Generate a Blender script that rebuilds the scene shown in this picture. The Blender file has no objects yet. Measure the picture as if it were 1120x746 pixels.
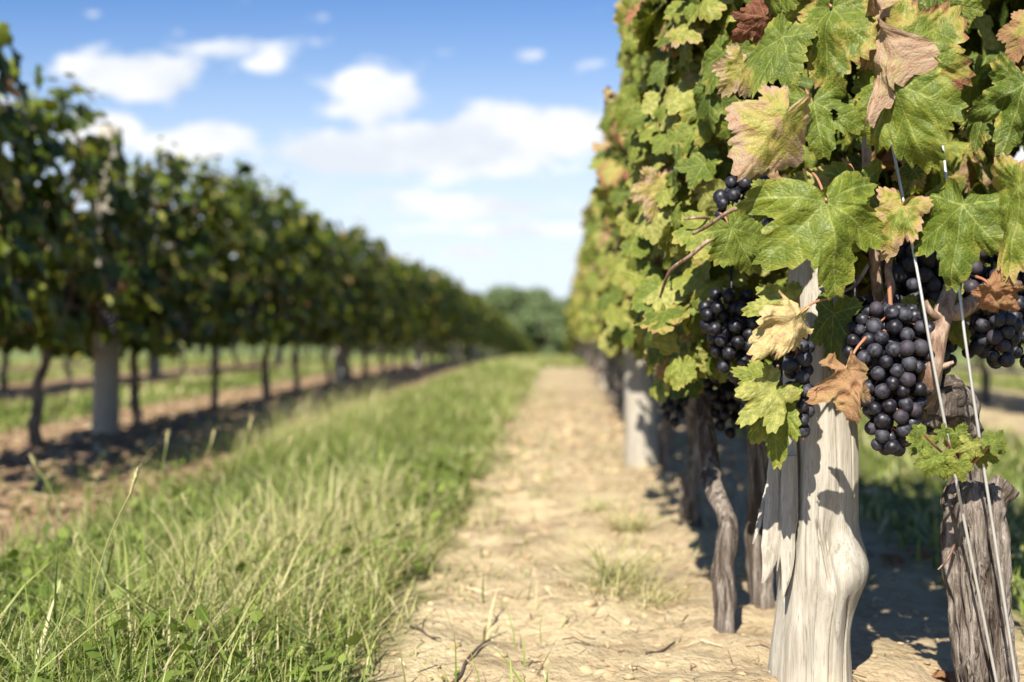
import bpy, math, random
import numpy as np
from mathutils import Vector, Matrix, Quaternion

SC = bpy.context.scene
COL = SC.collection
R = math.radians
rng = np.random.default_rng(11)
random.seed(5)

# ------------------------------------------------------------------ camera
F = 1244.0            # focal length in photograph pixels (1120 wide)
CH = 0.385            # camera height
cam_d = bpy.data.cameras.new('camera')
cam = bpy.data.objects.new('camera', cam_d)
COL.objects.link(cam)
cam.location = (0, 0, CH)
cam.rotation_euler = (R(90 - 0.74), 0, R(2.62))
cam_d.sensor_width = 36.0
cam_d.lens = F * 36.0 / 1120.0
cam_d.clip_start = 0.02
cam_d.clip_end = 4000
cam_d.dof.use_dof = True
cam_d.dof.focus_distance = 1.10
cam_d.dof.aperture_fstop = 3.6
SC.camera = cam
CAM_M = Matrix.Translation(cam.location) @ cam.rotation_euler.to_matrix().to_4x4()

# ------------------------------------------------------------------ sun, sky, exposure
SUN_E, SUN_A = 43.0, 17.0
S = Vector((-math.sin(R(SUN_A)) * math.cos(R(SUN_E)), -math.cos(R(SUN_A)) * math.cos(R(SUN_E)), math.sin(R(SUN_E))))
sl = bpy.data.lights.new('sun', 'SUN')
sl.energy = 5.0
sl.angle = R(0.5)
sl.color = (1.0, 0.94, 0.83)
so = bpy.data.objects.new('sun', sl)
COL.objects.link(so)
so.rotation_euler = S.to_track_quat('Z', 'Y').to_euler()

SC.view_settings.view_transform = 'Standard'
SC.view_settings.look = 'None'
SC.view_settings.exposure = 1.10
SC.view_settings.gamma = 1.0
SC.view_settings.use_curve_mapping = False
SC.render.engine = 'CYCLES'
SC.cycles.use_denoising = True
SC.cycles.max_bounces = 6
SC.cycles.diffuse_bounces = 2
SC.cycles.glossy_bounces = 2
SC.cycles.transmission_bounces = 4
SC.cycles.transparent_max_bounces = 4


class NT:
    """short-hand for building node trees"""
    def __init__(self, tree):
        self.t = tree
        self.n = tree.nodes
        self.l = tree.links

    def node(self, typ, **kw):
        n = self.n.new(typ)
        for k, v in kw.items():
            setattr(n, k, v)
        return n

    def link(self, a, b):
        self.l.new(a, b)

    def put(self, sock, v):
        if v is None:
            return
        if hasattr(v, 'is_output') or isinstance(v, bpy.types.NodeSocket):
            self.link(v, sock)
        else:
            if isinstance(v, (tuple, list)) and len(v) == 3 and sock.type == 'RGBA':
                v = (*v, 1)
            sock.default_value = v

    def m(self, op, a, b=None, c=None, clamp=False):
        n = self.node('ShaderNodeMath', operation=op)
        n.use_clamp = clamp
        self.put(n.inputs[0], a)
        self.put(n.inputs[1], b)
        self.put(n.inputs[2], c)
        return n.outputs[0]

    def mix(self, f, a, b, mode='MIX'):
        n = self.node('ShaderNodeMix', data_type='RGBA', blend_type=mode)
        n.clamp_factor = True
        self.put(n.inputs[0], f)
        self.put(n.inputs[6], a)
        self.put(n.inputs[7], b)
        return n.outputs[2]

    def ss(self, v, lo, hi, a=0.0, b=1.0):
        n = self.node('ShaderNodeMapRange', interpolation_type='SMOOTHSTEP')
        self.put(n.inputs[0], v)
        for i, x in enumerate((lo, hi, a, b)):
            self.put(n.inputs[i + 1], x)
        return n.outputs[0]

    def noise(self, vec, scale, detail=3.0, rough=0.55, dist=0.0, dim='3D', w=None):
        n = self.node('ShaderNodeTexNoise', noise_dimensions=dim)
        if vec is not None:
            self.link(vec, n.inputs['Vector'])
        if w is not None:
            self.put(n.inputs['W'], w)
        n.inputs['Scale'].default_value = scale
        n.inputs['Detail'].default_value = detail
        n.inputs['Roughness'].default_value = rough
        n.inputs['Distortion'].default_value = dist
        return n.outputs['Fac']

    def voro(self, vec, scale, feature='DISTANCE_TO_EDGE'):
        n = self.node('ShaderNodeTexVoronoi', feature=feature)
        self.link(vec, n.inputs['Vector'])
        n.inputs['Scale'].default_value = scale
        return n.outputs[0]

    def ramp(self, f, stops):
        n = self.node('ShaderNodeValToRGB')
        cr = n.color_ramp
        while len(cr.elements) < len(stops):
            cr.elements.new(0.5)
        for e, (p, c) in zip(cr.elements, stops):
            e.position = p
            e.color = (*c, 1)
        self.put(n.inputs[0], f)
        return n.outputs[0]

    def map(self, vec, scale=(1, 1, 1), loc=(0, 0, 0)):
        n = self.node('ShaderNodeMapping')
        self.link(vec, n.inputs[0])
        n.inputs['Scale'].default_value = scale
        n.inputs['Location'].default_value = loc
        return n.outputs[0]

    def sep(self, v):
        n = self.node('ShaderNodeSeparateXYZ')
        self.link(v, n.inputs[0])
        return n.outputs

    def comb(self, x, y, z):
        n = self.node('ShaderNodeCombineXYZ')
        for i, v in enumerate((x, y, z)):
            self.put(n.inputs[i], v)
        return n.outputs[0]

    def attr(self, name):
        return self.node('ShaderNodeAttribute', attribute_name=name).outputs['Vector']

    def obj(self):
        return self.node('ShaderNodeTexCoord').outputs['Object']

    def bump(self, h, strength, dist):
        n = self.node('ShaderNodeBump')
        self.put(n.inputs['Height'], h)
        n.inputs['Strength'].default_value = strength
        n.inputs['Distance'].default_value = dist
        return n.outputs[0]


# ---- world: sky texture with cumulus laid out by direction
W = bpy.data.worlds.new('World')
SC.world = W
W.use_nodes = True
t = NT(W.node_tree)
t.n.clear()
sky = t.node('ShaderNodeTexSky', sky_type='NISHITA')
sky.sun_disc = False
sky.sun_elevation = R(SUN_E)
sky.sun_rotation = math.atan2(S.x, S.y)
sky.air_density = 1.0
sky.dust_density = 0.6
sky.ozone_density = 1.5
dirv = t.node('ShaderNodeTexCoord').outputs['Generated']
dx, dy, dz = t.sep(dirv)
ay = t.m('MAXIMUM', t.m('ABSOLUTE', dy), 0.08)
cu = t.m('DIVIDE', dx, ay)
cv = t.m('DIVIDE', dz, ay)
uv = t.comb(cu, cv, t.m('MULTIPLY', t.m('LESS_THAN', dy, 0.0), 7.3))
uvs = t.map(uv, (1.0, 1.9, 1))
n1 = t.noise(uvs, 15, 7, 0.60)
n2 = t.noise(uvs, 5.5, 4, 0.55)
wob = t.m('ADD', t.m('MULTIPLY', t.m('SUBTRACT', n1, 0.5), 2.3), t.m('MULTIPLY', t.m('SUBTRACT', n2, 0.5), 1.1))
CLOUDS = [  # px, py, half width, half height, weight
    (140, 80, 82, 29, 1.0), (105, 134, 46, 22, .9), (214, 152, 66, 22, .95), (240, 50, 84, 15, .62), (290, 62, 30, 16, .6),
    (190, 35, 36, 13, .5),
    (412, 106, 58, 30, 1.0), (390, 168, 108, 26, 1.15), (500, 160, 138, 31, 1.2), (580, 145, 95, 34, 1.15),
    (510, 226, 120, 13, .9), (585, 252, 75, 10, .95), (515, 276, 36, 10, .9), (420, 214, 70, 12, .6), (350, 200, 60, 16, .5), (465, 250, 50, 9, .6),
    (93, 10, 18, 7, .3), (335, 20, 34, 10, .34), (585, 60, 24, 9, .28), (488, 56, 22, 10, .45), (650, 72, 30, 9, .4),
    (560, 295, 110, 12, .45), (-80, 120, 90, 30, .9), (-220, 60, 110, 30, .9), (950, 60, 120, 70, 1.0), (1110, 150, 140, 40, 1.0), (820, 210, 90, 28, .9)]
dens = None
for px, py, a, b, w in CLOUDS:
    du = t.m('DIVIDE', t.m('SUBTRACT', cu, (px - 617) / F), a / F)
    dv = t.m('DIVIDE', t.m('SUBTRACT', cv, (357 - py) / F), b / F)
    # flatter below, domed above
    d2 = t.m('ADD', t.m('MULTIPLY', du, du), t.m('MULTIPLY', dv, dv))
    g = t.m('MULTIPLY', t.m('POWER', 2.718, t.m('MULTIPLY', d2, -0.9)), w * 1.3)
    dens = g if dens is None else t.m('MAXIMUM', dens, g)
cl = t.ss(t.m('ADD', dens, t.m('MULTIPLY', wob, 0.95)), 0.36, 0.84)
cl = t.m('MULTIPLY', cl, t.m('MULTIPLY', t.ss(dz, 0.0, 0.04), t.ss(dy, .05, .3)))
core = t.ss(t.m('ADD', n2, t.m('MULTIPLY', t.m('SUBTRACT', n1, .5), .5)), 0.36, 0.62)
ccol = t.mix(core, (7.1, 7.5, 8.1), (9.4, 9.4, 9.4))
hz = t.ss(cv, 0.0, 0.36, 1.0, 0.0)
hz = t.m('MULTIPLY', hz, t.ss(dy, -.1, .5, .25, 1.0))
skc = t.mix(t.m('MULTIPLY', hz, 0.92), t.mix(1.0, sky.outputs[0], (.95, 1.04, 1.22), 'MULTIPLY'), (7.6, 8.5, 9.6))
skc = t.mix(t.ss(cv, .10, .32), skc, t.mix(1.0, skc, (.60, .80, 1.0), 'MULTIPLY'))
wc = t.mix(t.m('MULTIPLY', cl, 0.93), skc, ccol)
bg = t.node('ShaderNodeBackground')
t.link(wc, bg.inputs[0])
bg.inputs[1].default_value = 0.055
wo = t.node('ShaderNodeOutputWorld')
t.link(bg.outputs[0], wo.inputs[0])


# ------------------------------------------------------------------ helpers
def at(px, py, d):
    """world point seen at photograph pixel (px, py) on the plane y = d"""
    v = CAM_M.to_3x3() @ Vector(((px - 560) / F, (373 - py) / F, -1.0))
    k = d / v.y
    return Vector((v.x * k, d, CH + v.z * k))


def _hash(ix, iy, iz, seed):
    h = (ix.astype(np.int64) * 374761393 + iy.astype(np.int64) * 668265263 + iz.astype(np.int64) * 2147483647 + seed * 1274126177) & 0xffffffff
    h = ((h ^ (h >> 13)) * 1274126177) & 0xffffffff
    h = h ^ (h >> 16)
    return (h & 0xffffff) / float(0xffffff)


def vnoise(p, seed=0):
    p = np.asarray(p, float)
    i = np.floor(p).astype(np.int64)
    f = p - i
    f = f * f * (3 - 2 * f)
    out = 0
    for a in (0, 1):
        for b in (0, 1):
            for c in (0, 1):
                wgt = (f[..., 0] if a else 1 - f[..., 0]) * (f[..., 1] if b else 1 - f[..., 1]) * (f[..., 2] if c else 1 - f[..., 2])
                out = out + wgt * _hash(i[..., 0] + a, i[..., 1] + b, i[..., 2] + c, seed)
    return out * 2 - 1


def fbm(p, octv=4, seed=0):
    a, s, out = 1.0, 1.0, 0
    for k in range(octv):
        out = out + a * vnoise(np.asarray(p) * s, seed + k)
        a *= .5
        s *= 2.03
    return out


def mesh_np(name, V, quads=None, tris=None, attrs=None, smooth=True):
    me = bpy.data.meshes.new(name)
    V = np.asarray(V, np.float32).reshape(-1, 3)
    quads = np.zeros((0, 4), np.int32) if quads is None else np.asarray(quads, np.int32).reshape(-1, 4)
    tris = np.zeros((0, 3), np.int32) if tris is None else np.asarray(tris, np.int32).reshape(-1, 3)
    me.vertices.add(len(V))
    me.vertices.foreach_set('co', V.ravel())
    nl = quads.size + tris.size
    me.loops.add(nl)
    me.loops.foreach_set('vertex_index', np.concatenate([quads.ravel(), tris.ravel()]))
    nf = len(quads) + len(tris)
    me.polygons.add(nf)
    st = np.concatenate([np.arange(len(quads)) * 4, quads.size + np.arange(len(tris)) * 3]).astype(np.int32)
    me.polygons.foreach_set('loop_start', st)
    me.polygons.foreach_set('use_smooth', np.full(nf, smooth))
    for k, a in (attrs or {}).items():
        at_ = me.attributes.new(k, 'FLOAT_VECTOR', 'POINT')
        at_.data.foreach_set('vector', np.asarray(a, np.float32).ravel())
    me.update(calc_edges=True)
    me.validate()
    return me


class MB:
    def __init__(self):
        self.V, self.Q, self.T, self.A = [], [], [], {}
        self.n = 0

    def add(self, V, Q=None, T=None, **attrs):
        V = np.asarray(V, float).reshape(-1, 3)
        self.V.append(V)
        if Q is not None and len(Q):
            self.Q.append(np.asarray(Q).reshape(-1, 4) + self.n)
        if T is not None and len(T):
            self.T.append(np.asarray(T).reshape(-1, 3) + self.n)
        for k, a in attrs.items():
            self.A.setdefault(k, []).append(np.asarray(a, float).reshape(-1, 3))
        self.n += len(V)
        return self

    def mesh(self, name, smooth=True):
        c = lambda L: np.concatenate(L) if L else None
        return mesh_np(name, c(self.V), c(self.Q), c(self.T), {k: c(v) for k, v in self.A.items()}, smooth)


def link(name, me, mat=None, parent=None, loc=None):
    o = bpy.data.objects.new(name, me)
    COL.objects.link(o)
    if mat is not None and me is not None and len(me.materials) == 0:
        me.materials.append(mat)
    if parent is not None:
        o.parent = parent
    if loc is not None:
        o.location = loc
    return o


def tag(o, label, cat, group=None):
    o['label'] = label
    o['category'] = cat
    if group:
        o['group'] = group
    return o


def empty(name, loc):
    o = bpy.data.objects.new(name, None)
    COL.objects.link(o)
    o.location = loc
    o.empty_display_size = 0.05
    return o


def tube(path, rad, n=8, rough=0.0, seed=0, ridge=0.0, freq=30.0, caps=True, sub=1, ang=3.0, lon=.25):
    """swept tube along a list of points; returns V, Q, T"""
    P = np.array([tuple(p) for p in path], float)
    r = np.array(rad, float) if hasattr(rad, '__len__') else np.full(len(P), rad)
    if sub > 1:                                   # Catmull-Rom resample
        Pe = np.vstack([2 * P[0] - P[1], P, 2 * P[-1] - P[-2]])
        out, ro = [], []
        for i in range(len(P) - 1):
            p0, p1, p2, p3 = Pe[i:i + 4]
            for k in range(sub):
                s = k / sub
                out.append(.5 * ((2 * p1) + (-p0 + p2) * s + (2 * p0 - 5 * p1 + 4 * p2 - p3) * s * s + (-p0 + 3 * p1 - 3 * p2 + p3) * s ** 3))
                ro.append(r[i] * (1 - s) + r[i + 1] * s)
        out.append(P[-1])
        ro.append(r[-1])
        P, r = np.array(out), np.array(ro)
    T = np.gradient(P, axis=0)
    T /= np.linalg.norm(T, axis=1)[:, None] + 1e-12
    up = np.array([0.0, 1.0, 0.0]) if abs(T[0][2]) > .7 else np.array([0, 0, 1.0])
    N = []
    u = up - T[0] * up.dot(T[0])
    u /= np.linalg.norm(u)
    for i in range(len(P)):
        u = u - T[i] * u.dot(T[i])
        u /= np.linalg.norm(u) + 1e-12
        N.append(u)
    N = np.array(N)
    B = np.cross(T, N)
    th = np.arange(n) * 2 * np.pi / n
    rr = np.repeat(r[:, None], n, 1)
    if ridge:
        arc = np.concatenate([[0], np.cumsum(np.linalg.norm(np.diff(P, axis=0), axis=1))])
        q = np.stack([np.cos(th)[None] * ang + 0 * arc[:, None], np.sin(th)[None] * ang + 0 * arc[:, None], np.repeat(arc[:, None] * freq * lon, n, 1)], -1)
        rr = rr * (1 + ridge * fbm(q + seed * 7.1, 3, seed))
    V = P[:, None, :] + (np.cos(th)[None, :, None] * N[:, None, :] + np.sin(th)[None, :, None] * B[:, None, :]) * rr[..., None]
    V = V.reshape(-1, 3)
    if rough:
        V = V + np.stack([vnoise(V * freq + seed, seed), vnoise(V * freq + 31.7 + seed, seed), vnoise(V * freq + 71.3 + seed, seed)], -1) * rough
    m = len(P)
    i, j = np.meshgrid(np.arange(m - 1), np.arange(n), indexing='ij')
    a = i * n + j
    b = i * n + (j + 1) % n
    Q = np.stack([a, b, b + n, a + n], -1).reshape(-1, 4)
    Tt = []
    if caps:
        V = np.vstack([V, P[:1], P[-1:]])
        c0, c1 = m * n, m * n + 1
        for k in range(n):
            Tt.append((c0, (k + 1) % n, k))
            Tt.append((c1, (m - 1) * n + k, (m - 1) * n + (k + 1) % n))
    return V, Q, Tt


def terrain(x, y):
    y = np.asarray(y, float)
    s = 0.045
    z = -s * 6 * np.log1p(np.exp((y - 17.0) / 6.0 * 1.6)) / 1.6
    far = np.clip((y - 130) / 200, 0, 1)
    z0 = -s * (130 - 17)
    return np.where(y > 130, z0 - .3 * far, z) + 0.0


# ------------------------------------------------------------------ materials
def new_mat(name):
    m = bpy.data.materials.new(name)
    m.use_nodes = True
    tt = NT(m.node_tree)
    tt.n.clear()
    out = tt.node('ShaderNodeOutputMaterial')
    return m, tt, out


def principled(tt, out, col, rough=.6, normal=None, spec=.5):
    p = tt.node('ShaderNodeBsdfPrincipled')
    tt.put(p.inputs['Base Color'], col)
    tt.put(p.inputs['Roughness'], rough)
    p.inputs['Specular IOR Level'].default_value = spec
    if normal is not None:
        tt.link(normal, p.inputs['Normal'])
    tt.link(p.outputs[0], out.inputs[0])
    return p


GREENS = [(0.0, (.026, .046, .007)), (.35, (.066, .092, .010)), (.62, (.128, .155, .016)), (.85, (.230, .232, .040)), (1.0, (.330, .310, .090))]


def leaf_material(name, fine):
    m, q, out = new_mat(name)
    lp = q.attr('lp')
    lr = q.attr('lr')
    age, rnd, hue = q.sep(lr)
    x, y, edge = q.sep(lp)
    off = q.comb(q.m('MULTIPLY', rnd, 37.0), q.m('MULTIPLY', hue, 23.0), 0.0)
    va = q.node('ShaderNodeVectorMath', operation='ADD')
    xy = q.comb(x, y, 0.0)
    q.link(xy, va.inputs[0])
    q.link(off, va.inputs[1])
    pv = va.outputs[0]
    nz = q.noise(pv, 3.2, 4 if fine else 2, .6)
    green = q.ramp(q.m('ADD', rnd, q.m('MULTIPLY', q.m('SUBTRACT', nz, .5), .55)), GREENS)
    dry = q.ramp(hue, [(0, (.12, .035, .025)), (.3, (.21, .095, .045)), (.6, (.34, .205, .10)), (.85, (.33, .235, .16)), (1, (.43, .345, .16))])
    if fine:
        # main and side veins from the leaf's own polar layout
        wv = q.m('SUBTRACT', q.noise(pv, 4.0, 1), .5)
        xx = q.m('ADD', x, q.m('MULTIPLY', wv, .05))
        rr = q.m('SQRT', q.m('ADD', q.m('MULTIPLY', xx, xx), q.m('MULTIPLY', y, y)))
        th = q.m('ABSOLUTE', q.m('ARCTAN2', xx, y))
        a1, a2 = R(52), R(108)
        phi = q.m('ADD', q.m('MULTIPLY', q.m('GREATER_THAN', th, a1 * .5), a1), q.m('MULTIPLY', q.m('GREATER_THAN', th, (a1 + a2) * .5), a2 - a1))
        de = q.m('SUBTRACT', th, phi)
        tl = q.m('MULTIPLY', rr, q.m('COSINE', de))
        sd = q.m('ABSOLUTE', q.m('MULTIPLY', rr, q.m('SINE', de)))
        sgn = q.m('MULTIPLY', q.m('GREATER_THAN', de, 0.0), .5)
        fr = q.m('FRACT', q.m('ADD', q.m('DIVIDE', q.m('SUBTRACT', tl, q.m('MULTIPLY', sd, .85)), .165), sgn))
        s2 = q.m('MULTIPLY', q.m('ABSOLUTE', q.m('SUBTRACT', fr, .5)), .165 * .76)
        mainv = q.ss(sd, .003, .021, 1, 0)
        secv = q.ss(s2, .002, .012, 1, 0)
        ret = q.voro(pv, 21)
        retv = q.ss(ret, .0, .10, 1, 0)
        vein = q.m('MAXIMUM', mainv, q.m('MULTIPLY', secv, .7))
        allv = q.m('MAXIMUM', vein, q.m('MULTIPLY', retv, .30))
        quilt = q.m('MINIMUM', q.ss(sd, 0, .11), q.ss(s2, 0, .05))
        height = q.m('ADD', q.m('ADD', q.m('MULTIPLY', quilt, 1.0), q.m('MULTIPLY', q.ss(ret, 0, .22), .55)), q.m('MULTIPLY', q.noise(pv, 9, 3), .7))
        green = q.mix(q.m('MULTIPLY', allv, .52), green, (.30, .33, .10))
        dk = q.noise(pv, 6.5, 3, .6)
        green = q.mix(q.ss(dk, .42, .60, .45, 0), green, (.050, .085, .012))
        # blotches and fine specks
        sp = q.noise(pv, 26, 3, .7)
        green = q.mix(q.ss(q.m('ADD', sp, q.m('MULTIPLY', age, .3)), .63, .80, 0, .65), green, (.17, .105, .035))
        yel = q.ss(q.m('ADD', q.m('MULTIPLY', edge, .75), q.m('MULTIPLY', q.m('SUBTRACT', nz, .5), 1.2)), .62, 1.0, 0, .65)
        green = q.mix(yel, green, (.30, .27, .055))
        dry = q.mix(q.m('MULTIPLY', allv, .5), dry, (.30, .19, .09))
        dry = q.mix(q.ss(q.noise(pv, 2.6, 3, .6), .48, .66, 0, .6), dry, q.mix(hue, (.20, .08, .04), (.36, .33, .12)))
        dry = q.mix(q.ss(q.noise(pv, 6, 4, .7), .47, .68, 0, .8), dry, (.26, .12, .075))
        dry = q.mix(q.ss(q.noise(pv, 17, 3, .7), .56, .72, 0, .6), dry, (.12, .055, .035))
    # the age pushes brown in from the margin
    bm = q.m('ADD', q.m('ADD', q.m('MULTIPLY', age, 2.1), q.m('MULTIPLY', q.m('SUBTRACT', nz, .5), 1.35)), q.m('MULTIPLY', q.m('POWER', edge, 3.0), .42))
    brown = q.ss(bm, .86, 1.12)
    rim = q.ss(bm, .70, .92, 0, .8)
    col = q.mix(rim, green, (.30, .24, .06))
    col = q.mix(brown, col, dry)
    p = q.node('ShaderNodeBsdfPrincipled')
    q.link(col, p.inputs['Base Color'])
    q.put(p.inputs['Roughness'], q.m('ADD', .46, q.m('MULTIPLY', brown, .35)))
    p.inputs['Specular IOR Level'].default_value = .20
    if fine:
        nm = q.bump(height, .42, .0016)
        q.link(nm, p.inputs['Normal'])
    tr = q.node('ShaderNodeBsdfTranslucent')
    q.link(q.mix(1.0, col, (1.5, 1.55, .7), 'MULTIPLY'), tr.inputs[0])
    mx = q.node('ShaderNodeMixShader')
    mx.inputs[0].default_value = .14
    q.link(p.outputs[0], mx.inputs[1])
    q.link(tr.outputs[0], mx.inputs[2])
    q.link(mx.outputs[0], out.inputs[0])
    return m


M_LEAF = leaf_material('vine_leaf_close', True)
M_LEAF_FAR = leaf_material('vine_leaf', False)

# soil and grass ground
STRIP0, PITCH = -0.645, 1.83
m, q, out = new_mat('vineyard_ground')
M_GROUND = m
pos = q.obj()
gx, gy, gz = q.sep(pos)
n_a = q.noise(pos, 1.7, 4)
n_b = q.noise(pos, 9, 5, .62)
n_c = q.noise(pos, 42, 4, .65)
n_d = q.noise(pos, 150, 3, .6)
fx = q.m('FRACT', q.m('ADD', q.m('DIVIDE', q.m('SUBTRACT', gx, STRIP0 + .085), PITCH), .5))
dist = q.m('MULTIPLY', q.m('ABSOLUTE', q.m('SUBTRACT', fx, .5)), PITCH)
gmask = q.ss(q.m('ADD', dist, q.m('MULTIPLY', q.m('SUBTRACT', n_b, .5), .30)), .28, .42, 1, 0)
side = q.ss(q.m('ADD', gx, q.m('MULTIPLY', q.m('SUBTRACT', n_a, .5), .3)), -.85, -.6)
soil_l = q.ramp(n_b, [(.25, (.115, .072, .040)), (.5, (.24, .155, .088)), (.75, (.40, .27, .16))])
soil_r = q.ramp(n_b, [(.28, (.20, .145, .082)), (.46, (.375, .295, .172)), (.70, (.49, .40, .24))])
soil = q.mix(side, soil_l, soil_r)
soil = q.mix(q.ss(n_c, .52, .70, 0, .55), soil, (.24, .16, .085))
soil = q.mix(q.ss(n_d, .56, .72, 0, .5), soil, (.16, .10, .055))
soil = q.mix(q.ss(n_a, .50, .66, 0, .5), soil, (.33, .235, .145))
rowd = q.ss(dist, .60, .86, 0, .55)
soil = q.mix(q.m('MULTIPLY', rowd, q.ss(n_b, .35, .6)), soil, (.25, .18, .12))
turf = q.ramp(n_c, [(.3, (.055, .070, .018)), (.55, (.10, .14, .034)), (.75, (.19, .20, .06))])
farf = q.ss(gy, 9.0, 16.0)
turf = q.mix(farf, q.mix(.5, turf, (.13, .11, .045)), q.mix(n_b, (.15, .19, .04), (.26, .28, .08)))
gmask = q.m('MAXIMUM', gmask, q.m('MULTIPLY', q.ss(q.m('ADD', gx, q.m('MULTIPLY', q.m('SUBTRACT', n_b, .5), .3)), .52, .66), q.m('LESS_THAN', gx, 1.4)))
gmask = q.m('MAXIMUM', gmask, q.ss(q.m('ADD', gy, q.m('MULTIPLY', n_a, 4.0)), 14.5, 17.5))
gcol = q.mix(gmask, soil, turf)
farm = q.ss(gy, 70, 110)
gcol = q.mix(farm, gcol, (.12, .15, .045))
hgt = q.m('ADD', q.m('MULTIPLY', n_b, .6), q.m('ADD', q.m('MULTIPLY', n_c, .35), q.m('MULTIPLY', n_d, .12)))
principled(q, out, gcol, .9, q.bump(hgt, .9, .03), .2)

# bark
m, q, out = new_mat('vine_bark')
M_BARK = m
pos = q.obj()
st = q.map(pos, (1, 1, .13))
b1 = q.noise(st, 190, 6, .72, .5)
b2 = q.noise(st, 60, 4, .6, .6)
b3 = q.noise(pos, 11, 3)
c = q.ramp(b1, [(.30, (.06, .045, .035)), (.45, (.20, .16, .13)), (.6, (.36, .31, .26)), (.8, (.50, .45, .39))])
c = q.mix(q.ss(b2, .40, .54, .8, 0), c, (.055, .038, .028))
c = q.mix(q.ss(b3, .55, .75, 0, .35), c, (.20, .13, .085))
principled(q, out, c, .9, q.bump(q.m('ADD', b1, q.m('MULTIPLY', b2, 1.2)), 1.0, .008), .15)

# one-year cane
m, q, out = new_mat('vine_cane_bark')
M_CANE = m
pos = q.obj()
b1 = q.noise(q.map(pos, (1, 1, .25)), 160, 4, .65)
b2 = q.noise(pos, 28, 3)
c = q.ramp(q.m('ADD', q.m('MULTIPLY', b1, .5), q.m('MULTIPLY', b2, .5)), [(.36, (.065, .036, .025)), (.46, (.18, .108, .07)), (.57, (.33, .24, .175)), (.75, (.46, .38, .30))])
principled(q, out, c, .65, q.bump(b1, .9, .003), .3)

m, q, out = new_mat('petiole_skin')
M_PETIOLE = m
c = q.mix(q.noise(q.obj(), 25, 2), (.30, .20, .09), (.36, .10, .075))
principled(q, out, c, .5)

# weathered post
m, q, out = new_mat('weathered_wood')
M_WOOD = m
pos = q.obj()
wv = q.map(pos, (1, 1, .05))
g1 = q.noise(wv, 130, 5, .65, .5)
g2 = q.noise(q.map(pos, (1, 1, .025)), 640, 5, .72, .25)
g3 = q.noise(pos, 7, 4)
g4 = q.noise(q.map(pos, (1, 1, .09)), 34, 3, .6, 1.4)
c = q.ramp(g1, [(.28, (.23, .20, .155)), (.48, (.345, .315, .26)), (.7, (.42, .39, .335))])
c = q.mix(q.ss(g2, .52, .64, 0, .62), c, (.20, .16, .11))
g6 = q.noise(q.map(pos, (1, 1, .012)), 170, 2, .5)
c = q.mix(q.ss(g6, .65, .68, 0, .45), c, (.11, .085, .06))
g5 = q.noise(q.map(pos, (1, 1, .5)), 22, 5, .7)
c = q.mix(q.ss(g5, .52, .68, 0, .45), c, (.30, .255, .19))
c = q.mix(q.ss(g3, .52, .72, 0, .5), c, (.53, .44, .29))
c = q.mix(q.ss(g4, .30, .40, .30, 0), c, (.28, .225, .15))
principled(q, out, c, .82, q.bump(q.m('ADD', q.m('MULTIPLY', g1, .8), q.m('ADD', q.m('MULTIPLY', g2, .5), q.m('MULTIPLY', g4, .25))), .6, .003), .25)

# grapes
m, q, out = new_mat('grape_skin')
M_GRAPE = m
pos = q.obj()
oi = q.node('ShaderNodeObjectInfo').outputs['Random']
bl = q.noise(pos, 130, 5, .65)
bl2 = q.noise(pos, 330, 2, .6)
f = q.ss(q.m('ADD', bl, q.m('ADD', q.m('MULTIPLY', q.m('SUBTRACT', bl2, .5), .45), q.m('MULTIPLY', q.m('SUBTRACT', oi, .5), .3))), .36, .70)
c = q.mix(f, (.0070, .0058, .0100), (.041, .042, .054))
c = q.mix(q.ss(oi, .86, .95, 0, .4), c, (.026, .009, .016))
principled(q, out, c, q.m('ADD', .42, q.m('MULTIPLY', f, .25)), q.bump(bl2, .25, .0006), .40)

m, q, out = new_mat('galvanised_wire')
M_WIRE = m
c = q.mix(q.noise(q.obj(), 60, 3), (.42, .41, .38), (.66, .64, .60))
pr = principled(q, out, c, .42, None, .5)
pr.inputs['Metallic'].default_value = .55

# grass
m, q, out = new_mat('grass_blades')
M_GRASS = m
lr = q.attr('lr')
h, rnd, hue = q.sep(lr)
c = q.ramp(rnd, [(0, (.060, .095, .014)), (.35, (.145, .200, .032)), (.62, (.250, .295, .070)), (.82, (.40, .385, .16)), (1, (.54, .47, .27))])
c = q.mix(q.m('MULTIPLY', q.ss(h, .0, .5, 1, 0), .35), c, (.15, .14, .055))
p = q.node('ShaderNodeBsdfPrincipled')
q.link(c, p.inputs['Base Color'])
p.inputs['Roughness'].default_value = .5
p.inputs['Specular IOR Level'].default_value = .35
tr = q.node('ShaderNodeBsdfTranslucent')
q.link(q.mix(1.0, c, (1.3, 1.35, .8), 'MULTIPLY'), tr.inputs[0])
mx = q.node('ShaderNodeMixShader')
mx.inputs[0].default_value = .3
q.link(p.outputs[0], mx.inputs[1])
q.link(tr.outputs[0], mx.inputs[2])
q.link(mx.outputs[0], out.inputs[0])

m, q, out = new_mat('seed_head_bristle')
M_SEED = m
c = q.mix(q.noise(q.obj(), 300, 2), (.27, .25, .09), (.46, .40, .20))
principled(q, out, c, .7)

m, q, out = new_mat('dry_straw')
M_STRAW = m
lr = q.attr('lr')
h, rnd, hue = q.sep(lr)
c = q.ramp(rnd, [(0, (.10, .06, .035)), (.4, (.26, .17, .10)), (.75, (.42, .32, .19)), (1, (.55, .46, .31))])
principled(q, out, c, .8, None, .2)

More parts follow.
